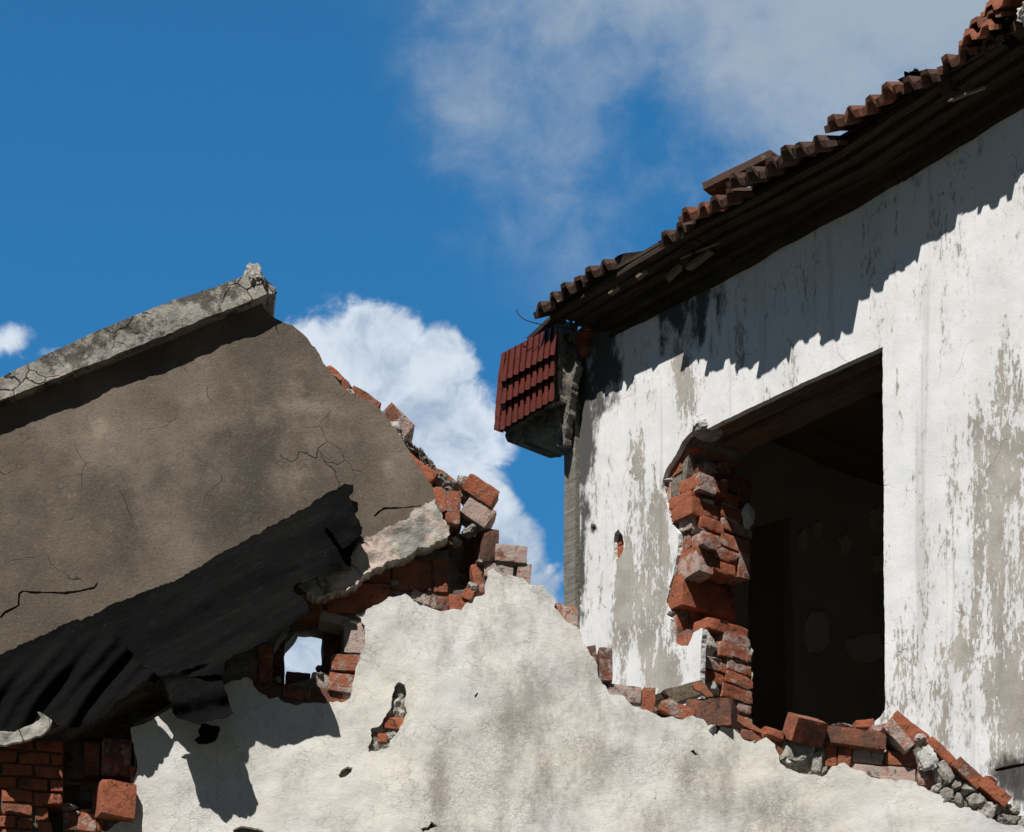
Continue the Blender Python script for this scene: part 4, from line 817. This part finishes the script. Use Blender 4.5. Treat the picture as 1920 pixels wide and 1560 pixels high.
# roof frame is only a node: matrix stays identity relative to world through HOUSE
PITCH = rad(23); TW = .168
prof = [(t_*.168/.212, q_*.92) for t_, q_ in [(0, .010), (.022, .008), (.034, .034), (.066, .036), (.080, .008), (.106, .004), (.128, .008), (.140, .036), (.172, .036), (.186, .010), (.212, .006)]]
def tile(bag, s, row, rr, tone=None, jit=1., Ls=.40):
    z0, h0 = eaveat(s+TW/2)
    up = row*.33; ds = rr.uniform(-.008, .008)*jit; dl = rr.uniform(-.012, .018)*jit; lift = row*.0+rr.uniform(-.008, .014)*jit; rot = rr.uniform(-.09, .09)*jit
    V_ = []; F_ = []; nl = 4; n = len(prof)
    cut = [rr.uniform(0, .02) if rr.random() < .35 else 0 for _ in prof]
    for side in (0, 1):
        for i in range(nl+1):
            for j, (t, q) in enumerate(prof):
                l = Ls*i/nl + (cut[j] if i == 0 else 0)
                x = s+t*1.05+ds; hgt = q+(.016 if side == 0 else 0)+lift+rot*(t-.08)
                if i == 0 and side == 1 and q < .012: hgt -= .012
                d = up+dl+l
                hh = h0-d*math.cos(PITCH)+hgt*math.sin(PITCH)
                zz_ = z0+.004+d*math.sin(PITCH)+hgt*math.cos(PITCH)-(.028*l/Ls)+row*.0
                V_.append(B.loc(x, zz_, hh))
    m_ = (nl+1)*n
    for i in range(nl):
        for j in range(n-1):
            a = i*n+j
            F_.append((a, a+1, a+n+1, a+n)); F_.append((m_+a, m_+a+n, m_+a+n+1, m_+a+1))
    for j in range(n-1): F_.append((j, m_+j, m_+j+1, j+1)); a = nl*n+j; F_.append((a, a+1, m_+a+1, m_+a))
    for i in range(nl): a = i*n; F_.append((a, a+n, m_+a+n, m_+a)); a = i*n+n-1; F_.append((a, m_+a, m_+a+n, a+n))
    V_ = np.array(V_)
    for k in range(len(V_)): V_[k] += np.array(noise.noise_vector(Vector(V_[k])*40))*.0028
    bag.add(V_, F_, rr.uniform(.5, 1.15) if tone is None else tone, 0, rr.random())
sS = s_of(992, .27); tb_ = Bag(); rr = random.Random(5)
ntile = int((sB_+.1-sS)/TW)
for k in range(ntile):
    s = sS+k*TW
    px = float(pix(B.loc(s, eaveat(s)[0], .28))[0])
    for row in range(4):
        if row == 0 and (1120 < px < 1205): continue       # slipped away: bare battens show here
        tile(tb_, s, row, rr, jit=1.6 if row == 0 else 1.)
sub(tb_.build('tile_covering', TIL, smooth=False))
# rest of the roof slope and the far slope as corrugated clay sheet (out of sight from below)
cv = []; cf = []; zr0 = float(np.mean(ez)); 
ns = 260; seg = [(.28-1.3*math.cos(PITCH), zr0+1.3*math.sin(PITCH)+.03), (-DP/2, None), (-DP-.5, None)]
zr = seg[0][1]+(seg[0][0]+DP/2)*math.tan(PITCH); prof3 = [(seg[0][0], seg[0][1]), (-DP/2, zr), (-DP-.45, zr-(DP/2+.45)*math.tan(PITCH))]
for side in (0, .02):
    for (h_, z_) in prof3:
        for i in range(ns+1):
            s = sS+(sB_+.1-sS)*i/ns; zd = float(np.interp(s, es, ez))-zr0
            cv.append(B.loc(s, z_+.018*math.sin(i*1.9)-side+zd*.0, h_))
k3 = 3*(ns+1)
for a in range(2):
    for i in range(ns):
        q = a*(ns+1)+i; cf.append((q, q+1, q+ns+2, q+ns+1)); cf.append((k3+q, k3+q+ns+1, k3+q+ns+2, k3+q+1))
me = mesh('upper_roof', np.array(cv), cf, {'tone': np.full(len(cv), .6), 'rnd': np.zeros(len(cv))}); o = link('upper_tile_covering', me, TIL); sub(o)
# timber under the tiles
ub = Bag(); rr = random.Random(8)
def eb(bag, s0, s1, dh, dz, wd, hg, rough=.005, tone=.5, n=24):
    # long plank along the eave, dh behind the tile drip, dz below it; follows the eave line in short runs
    k = max(1, int((s1-s0)/.8))
    a = np.linspace(s0, s1, k+1)
    for i in range(k):
        z0, h0 = eaveat(a[i]); z1, h1 = eaveat(a[i+1])
        beam(bag, B.loc(a[i]+.001, z0-dz, min(h0, .29)-dh), B.loc(a[i+1]-.001, z1-dz, min(h1, .29)-dh), wd, hg, n=n//2, rough=rough, tone=tone)
for a_ in ((.06, .075, -.030, .04, .022, .003), (.10, .125, -.022, .05, .04, .004), (.12, .18, .004, .06, .03, .005), (.2, .235, .045, .05, .045, .004), (.25, .275, .085, .05, .05, .008)):
    ub = Bag(); eb(ub, sS+a_[0], sB_, *a_[1:]); sub(ub.build('batten', WD, smooth=False))
# boarding closing the eave from below
bd_ = Bag()
for q in range(5):
    dh = .085+q*.075; s = sS+.05
    while s < sB_:
        L = rr.uniform(.8, 1.6); s1 = min(s+L, sB_); z0, h0 = eaveat(s); z1, h1 = eaveat(s1)
        beam(bd_, B.loc(s, z0+dh*math.tan(PITCH)+.012+rr.uniform(-.012, .012), .27-dh+rr.uniform(-.01, .01)), B.loc(s1, z1+dh*math.tan(PITCH)+.012+rr.uniform(-.012, .012), .27-dh+rr.uniform(-.01, .01)), rr.uniform(.07, .10), .014, n=8, rough=.004)
        s = s1+rr.uniform(.002, .012)
each(bd_, 'soffit_board', WD, sub, smooth=False)
# rafters: broken stubs, some of which catch the sun
ra = Bag()
for k in range(20):
    s = sS+.18+k*.36
    if s > sB_-.1: break
    z0, h0 = eaveat(s); e = rr.uniform(.04, .12)
    beam(ra, B.loc(s, z0-.012+e*.4, .26-e), B.loc(s, z0+.40*math.tan(PITCH), -.17), .055, .07, n=6, rough=.004)
each(ra, 'rafter', WD, sub, smooth=False)
stub = Bag()
for (x0, y0, x1, y1, h0, wd) in ((1142, 553, 1157, 541, .20, .030), (1194, 522, 1212, 508, .19, .036), (1250, 524, 1276, 500, .12, .05), (1290, 503, 1334, 470, .11, .05), (1781, 189, 1842, 166, .20, .022)):
    a = B.at(x0, y0, h0); b_ = B.at(x1, y1, h0-.01); beam(stub, a, b_, wd*.62, wd*.35, n=8, rough=.0025, tone=.4)
each(stub, 'broken_rafter_end', WL, sub, smooth=False)
# loose dark plank poking out at the left end of the roof
pk = Bag(); beam(pk, B.at(996, 640, -.12), B.at(1064, 578, -.14), .06, .02, n=8, rough=.004); beam(pk, B.at(1004, 652, -.15), B.at(1060, 602, -.17), .05, .02, n=8, rough=.004)
each(pk, 'end_plank', WD, sub, smooth=False)
# thin lath splinters
lt = Bag()
for (x0, y0, x1, y1, h0) in ((1304, 473, 1350, 455, .16), (1278, 484, 1296, 476, .17), (1225, 548, 1226, 535, .0)): beam(lt, B.at(x0, y0, h0), B.at(x1, y1, h0), .006, .005, n=4, rough=.001)
each(lt, 'lath_splinter', WL, sub)
# mansard tile apron and concrete bracket at the corner
CAN = bpy.data.objects.new('tile_apron', None); C.objects.link(CAN); adopt(CAN, HOUSE)
def corr(name, TL, TR, BR, BL, ht, hb_, ncor, seed):
    V_ = []; F_ = []; per = 8; nx = ncor*per; ny = 6
    for side in (0, 1):
        for j in range(ny+1):
            v = j/ny
            for i in range(nx+1):
                u_ = i/nx; ph = (u_*ncor) % 1
                # rib profile: gentle face then a sharp drop, like interlocking tiles
                c = (.016*(ph/.78) if ph < .78 else .016*(1-(ph-.78)/.22))
                x = (TL[0]*(1-u_)+TR[0]*u_)*(1-v)+(BL[0]*(1-u_)+BR[0]*u_)*v
                y = (TL[1]*(1-u_)+TR[1]*u_)*(1-v)+(BL[1]*(1-u_)+BR[1]*u_)*v
                if v == 1: y += 3.2*(1-2*abs(ph-.6)) if True else 0
                V_.append(B.at(x, y, ht*(1-v)+hb_*v+c-(.012 if side else 0)))
    V_ = np.array(V_); m_ = (ny+1)*(nx+1)
    for j in range(ny):
        for i in range(nx):
            a = j*(nx+1)+i; F_.append((a, a+nx+1, a+nx+2, a+1)); F_.append((m_+a, m_+a+1, m_+a+nx+2, m_+a+nx+1))
    for i in range(nx): a = ny*(nx+1)+i; F_.append((a, m_+a, m_+a+1, a+1)); F_.append((i, i+1, m_+i+1, m_+i))
    for j in range(ny): a = j*(nx+1); F_.append((a, m_+a, m_+a+nx+1, a+nx+1)); a += nx; F_.append((a, a+nx+1, m_+a+nx+1, m_+a))
    o = link(name, mesh(name, V_, F_), RED); sub(o, CAN); return o
corr('tile_row', (941, 752), (1041, 692), (1040, 746), (937, 806), .150, .185, 9, 3)
corr('tile_row', (943, 708), (1042, 652), (1041, 699), (939, 757), .150, .185, 9, 2)
corr('tile_row', (945, 660), (1048, 606), (1042, 660), (940, 715), .150, .185, 9, 1)
def quadslab(name, pts, hf, th, mat, par, seed, jag=1.5, amp=.008): 
    o = slab(name, B, pts, hf, th, mat, None, [], 7, jag, amp, 14, back=True, seed=seed); sub(o, par); return o
quadslab('end_tile', [(941, 662), (946, 660), (941, 716), (938, 760), (935, 808), (926, 806), (932, 720)], .18, .03, RED, CAN, 71, .5, .003)
quadslab('mortar_bed', [(944, 664), (954, 660), (950, 705), (946, 760), (942, 806), (934, 805), (938, 740)], .165, .03, CON, CAN, 72)
quadslab('bracket', [(948, 800), (990, 770), (1046, 735), (1052, 800), (1046, 812), (1010, 820), (952, 829)], .10, .26, CON, CAN, 73)
quadslab('backing', [(950, 668), (1046, 618), (1048, 750), (950, 806)], .135, .20, CON, CAN, 75)
quadslab('upright', [(1047, 610), (1072, 604), (1068, 640), (1080, 680), (1072, 730), (1064, 780), (1056, 836), (1042, 836), (1044, 760), (1042, 700)], .09, .04, CON, CAN, 74, 1.5, .005)
cbk = Bag(); 
for a in ((1088, 622, 22, 14, 20, .05, .2), (1077, 642, 22, 18, 35, .2, .3), (1083, 655, 22, 14, 30, .1, .3)): brick(cbk, B, a[0], a[1], a[2], a[3], a[4], a[5], a[6], .05, .1)
each(cbk, 'corner_brick', BRK, lambda o: sub(o, CAN))
# ------------------------------------------------------------------ loose things on the walls
def loose(pl, x, y, w_, h_, roll, tone, mort, hf, D, label, cat='brick', yaw=0, pitch=0, group='loose bricks on the broken wall tops', name='loose_brick', chip=2, chipd=.88, rough=.0024):
    b_ = Bag(); brick(b_, pl, x, y, w_, h_, roll, tone, mort, hf, D, yaw, pitch, chip, rough, chipd)
    o = b_.build(name, BRK, center=True); return tag(o, label, cat, group)
loose(A, 903, 914, 64, 34, -33, .15, .35, .03, .11, 'tilted brick with mortar on top, highest at the right end of the gable break', pitch=8)
loose(A, 899, 957, 58, 40, -32, .3, .75, .015, .12, 'tilted mortar-smeared brick just under the highest tilted brick of the gable break', pitch=4)
loose(A, 1515, 1360, 64, 46, -4, .45, .25, .05, .10, 'brick leaning forward with a sunlit top, standing on the parapet in the window gap', pitch=27, yaw=15)
loose(A, 1604, 1382, 120, 33, -5, .62, .1, .012, .12, 'long dark brown brick lying flat on the parapet below the window')
loose(A, 1686, 1378, 62, 26, -46, .2, .6, .02, .12, 'mortar-grey brick tilted down to the right, against the end of the long flat brick')
loose(A, 1706, 1366, 78, 26, -36, .12, .1, -.05, .11, 'orange brick topmost of the sloping row on the right parapet')
loose(A, 1769, 1411, 72, 19, -43, .25, .15, -.01, .11, 'thin brick second from the top of the sloping row on the right parapet')
loose(A, 1817, 1448, 64, 25, -41, .3, .3, .005, .11, 'dusty brick third from the top of the sloping row on the right parapet')
loose(A, 1866, 1483, 64, 25, -38, .05, .1, .01, .11, 'bright orange brick lowest of the sloping row, at the foot of the right parapet')
loose(A, 1450, 1374, 42, 17, -16, .05, .15, .0, .10, 'small rounded orange brick left of the leaning brick on the parapet', chip=4, chipd=.75)
loose(A, 1622, 1356, 36, 15, 5, .05, .2, -.09, .08, 'orange brick fragment lying behind the long flat brick', chip=4, chipd=.75)
loose(A, 1655, 1364, 46, 15, 10, .2, .5, -.06, .10, 'dusty brick fragment bridging the long flat brick and the sloping row', chip=3)
loose(A, 1341, 1335, 88, 52, -3, .75, .15, .0, .13, 'big dark brown brick turned on its side beside the foot of the brick jamb', yaw=-22)
loose(A, 1270, 1330, 66, 26, -20, .4, .4, -.015, .10, 'broken wedge shaped brick left of the big dark brown brick', chip=5, chipd=.6)
loose(A, 212, 1495, 66, 66, -4, .1, .05, .055, .14, 'large orange brick block sticking out of the lower left hole', yaw=18)
# stones
def stone(x, y, w_, h_, hf, mat, label, cat='stone', name='loose_stone', D=.06, roll=0, tone=.2, group='loose stones and plaster lumps on the wall tops'):
    b_ = Bag(); rock(b_, A, x, y, w_, h_, hf, D, roll, tone); o = b_.build(name, mat, center=True); return tag(o, label, cat, group)
stone(1336, 1363, 20, 15, .012, WHT, 'small pale stone wedged in the plaster notch below the big dark brick')
stone(1580, 1359, 38, 11, -.06, CHK, 'flat grey mortar piece lying behind the long flat brick')
stone(1738, 1420, 36, 48, .012, WHT, 'white plaster lump stuck among the rubble below the sloping bricks', D=.03, roll=25)
stone(1862, 1458, 26, 10, -.01, WHT, 'white plaster crumb on top of the lowest sloping brick', roll=-30)
stone(1480, 1426, 16, 18, .006, WHT, 'white plaster flake on the grey mortared block of the parapet', D=.015, roll=30)
# timber and tile shards
pk = Bag(); beam(pk, A.at(1238, 1312, -.09), A.at(1310, 1294, -.15), .09, .05, n=8, rough=.006); o = pk.build('broken_plank', WL, center=True); tag(o, 'splintered olive grey plank end among bricks left of the window jamb', 'plank')
def shard(pts, hf, curve, label, tone=.3, th=.012):
    cx_ = sum(p[0] for p in pts)/len(pts)
    o = slab('tile_shard', A, pts, hf, th, TIL, None, [], 5, 1, .003, 20, back=True, hfun=lambda px, py: curve*((px-cx_)/30)**2, attrs={'tone': [(cx_, pts[0][1], 900, 900, tone)]}, seed=int(cx_))
    me = o.data; cen = np.mean([v.co[:] for v in me.vertices], 0); me.transform(Matrix.Translation(-Vector(cen))); o.location = cen
    return tag(o, label, 'roof tile', 'broken clay tile pieces in the rubble')
shard([(1299, 1284), (1306, 1278), (1320, 1280), (1332, 1296), (1338, 1306), (1326, 1306), (1312, 1296), (1302, 1292)], .0, -.02, 'curved clay tile shard leaning above the big dark brown brick', .3)
shard([(1383, 1338), (1394, 1344), (1410, 1356), (1424, 1366), (1430, 1374), (1416, 1370), (1396, 1362), (1384, 1352)], -.01, .02, 'long thin clay tile shard right of the big dark brown brick', .1)
# stacked loose roof tiles at the upper right
def ltile(s_px, y_px, hf, label, roll=0, L=.30, tone=.35, pitch=0, wdt=TW):
    b_ = Bag(); rr2 = random.Random(int(s_px)); V_ = []; F_ = []; n = len(prof); nl = 3
    for side in (0, 1):
        for i in range(nl+1):
            for (t, q) in prof: V_.append(((t-TW/2)*wdt/TW, L*i/nl, q*1.1+(.018 if side == 0 else 0)+L*i/nl*math.tan(PITCH)))
    m_ = (nl+1)*n
    for i in range(nl):
        for j in range(n-1): a = i*n+j; F_.append((a, a+1, a+n+1, a+n)); F_.append((m_+a, m_+a+n, m_+a+n+1, m_+a+1))
    for j in range(n-1): F_.append((j, m_+j, m_+j+1, j+1)); a = nl*n+j; F_.append((a, a+1, m_+a+1, m_+a))
    for i in range(nl): a = i*n; F_.append((a, a+n, m_+a+n, m_+a)); a = i*n+n-1; F_.append((a, m_+a, m_+a+n, a+n))
    P = np.array(V_)
    for k in range(len(P)): P[k] += np.array(noise.noise_vector(Vector(P[k])*40+Vector((s_px, 0, 0))))*.003
    P = P@frame(B, roll, 0, pitch).T+B.at(s_px, y_px, hf)
    b_.add(P, F_, tone, 0, .3); o = b_.build('loose_tile', TIL, center=True, smooth=False); return tag(o, label, 'roof tile', 'loose clay tiles piled on the eave')
ltile(1830, 75, .30, 'lower loose clay tile jutting over the eave at the upper right', roll=-3)
ltile(1842, 52, .29, 'middle loose clay tile stacked under the tilted orange one', roll=-2, tone=.6)
ltile(1872, 18, .30, 'tilted orange clay tile topmost of the pile at the upper right', roll=0, tone=.1)
# slipped tile lying on its side halfway up the roof
b_ = Bag(); a = B.at(1334, 362, .22); c = B.at(1462, 302, .20); beam(b_, a+np.array([0, 0, .008]), c+np.array([0, 0, .012]), .11, .03, n=10, rough=.002, tone=1.2); b_.a['rnd'][0][:] = .4
o = b_.build('ridge_tile', TIL, center=True, smooth=False); tag(o, 'long flat slipped tile propped above the middle of the eave', 'roof tile')
b_ = Bag(); rock(b_, B, 1872, 52, 36, 30, .26, D=.1, tone=.9, rough=.5); o = b_.build('felt_scrap', FEL, center=True); tag(o, 'crumpled black felt scrap under the topmost orange tile at upper right', 'roofing felt')
b_ = Bag(); rock(b_, B, 1706, 146, 34, 26, .22, D=.1, tone=.9, rough=.6); o = b_.build('felt_scrap', FEL, center=True); tag(o, 'small black crumpled felt poking up through a gap in the roof tiles', 'roofing felt')
b_ = Bag(); rock(b_, B, 1914, 20, 30, 40, .30, D=.1, tone=.1, rough=.4); o = b_.build('mortar_lump', WHT, center=True); tag(o, 'rough white mortar lump at the right edge beside the topmost tile', 'mortar lump')
# cable
cu = bpy.data.curves.new('cable', 'CURVE'); cu.dimensions = '3D'; cu.bevel_depth = .0022; sp = cu.splines.new('NURBS')
pts = [(967, 580, .24), (972, 590, .24), (984, 600, .24), (1004, 606, .23), (1030, 611, .2), (1060, 614, .15), (1084, 620, .09), (1102, 622, .06), (1112, 622, .05)]
sp.points.add(len(pts)-1)
for q, (x, y, h) in zip(sp.points, pts): p = B.at(x, y, h); q.co = (*p, 1)
sp.use_endpoint_u = True; sp.order_u = 3
tmp = bpy.data.objects.new('tmp', cu); C.objects.link(tmp); dg = bpy.context.evaluated_depsgraph_get(); me = bpy.data.meshes.new_from_object(tmp.evaluated_get(dg)); bpy.data.objects.remove(tmp)
me.materials.clear(); o = link('cable', me, WIRE); tag(o, 'thin black cable curling out below the left end of the roof', 'cable')
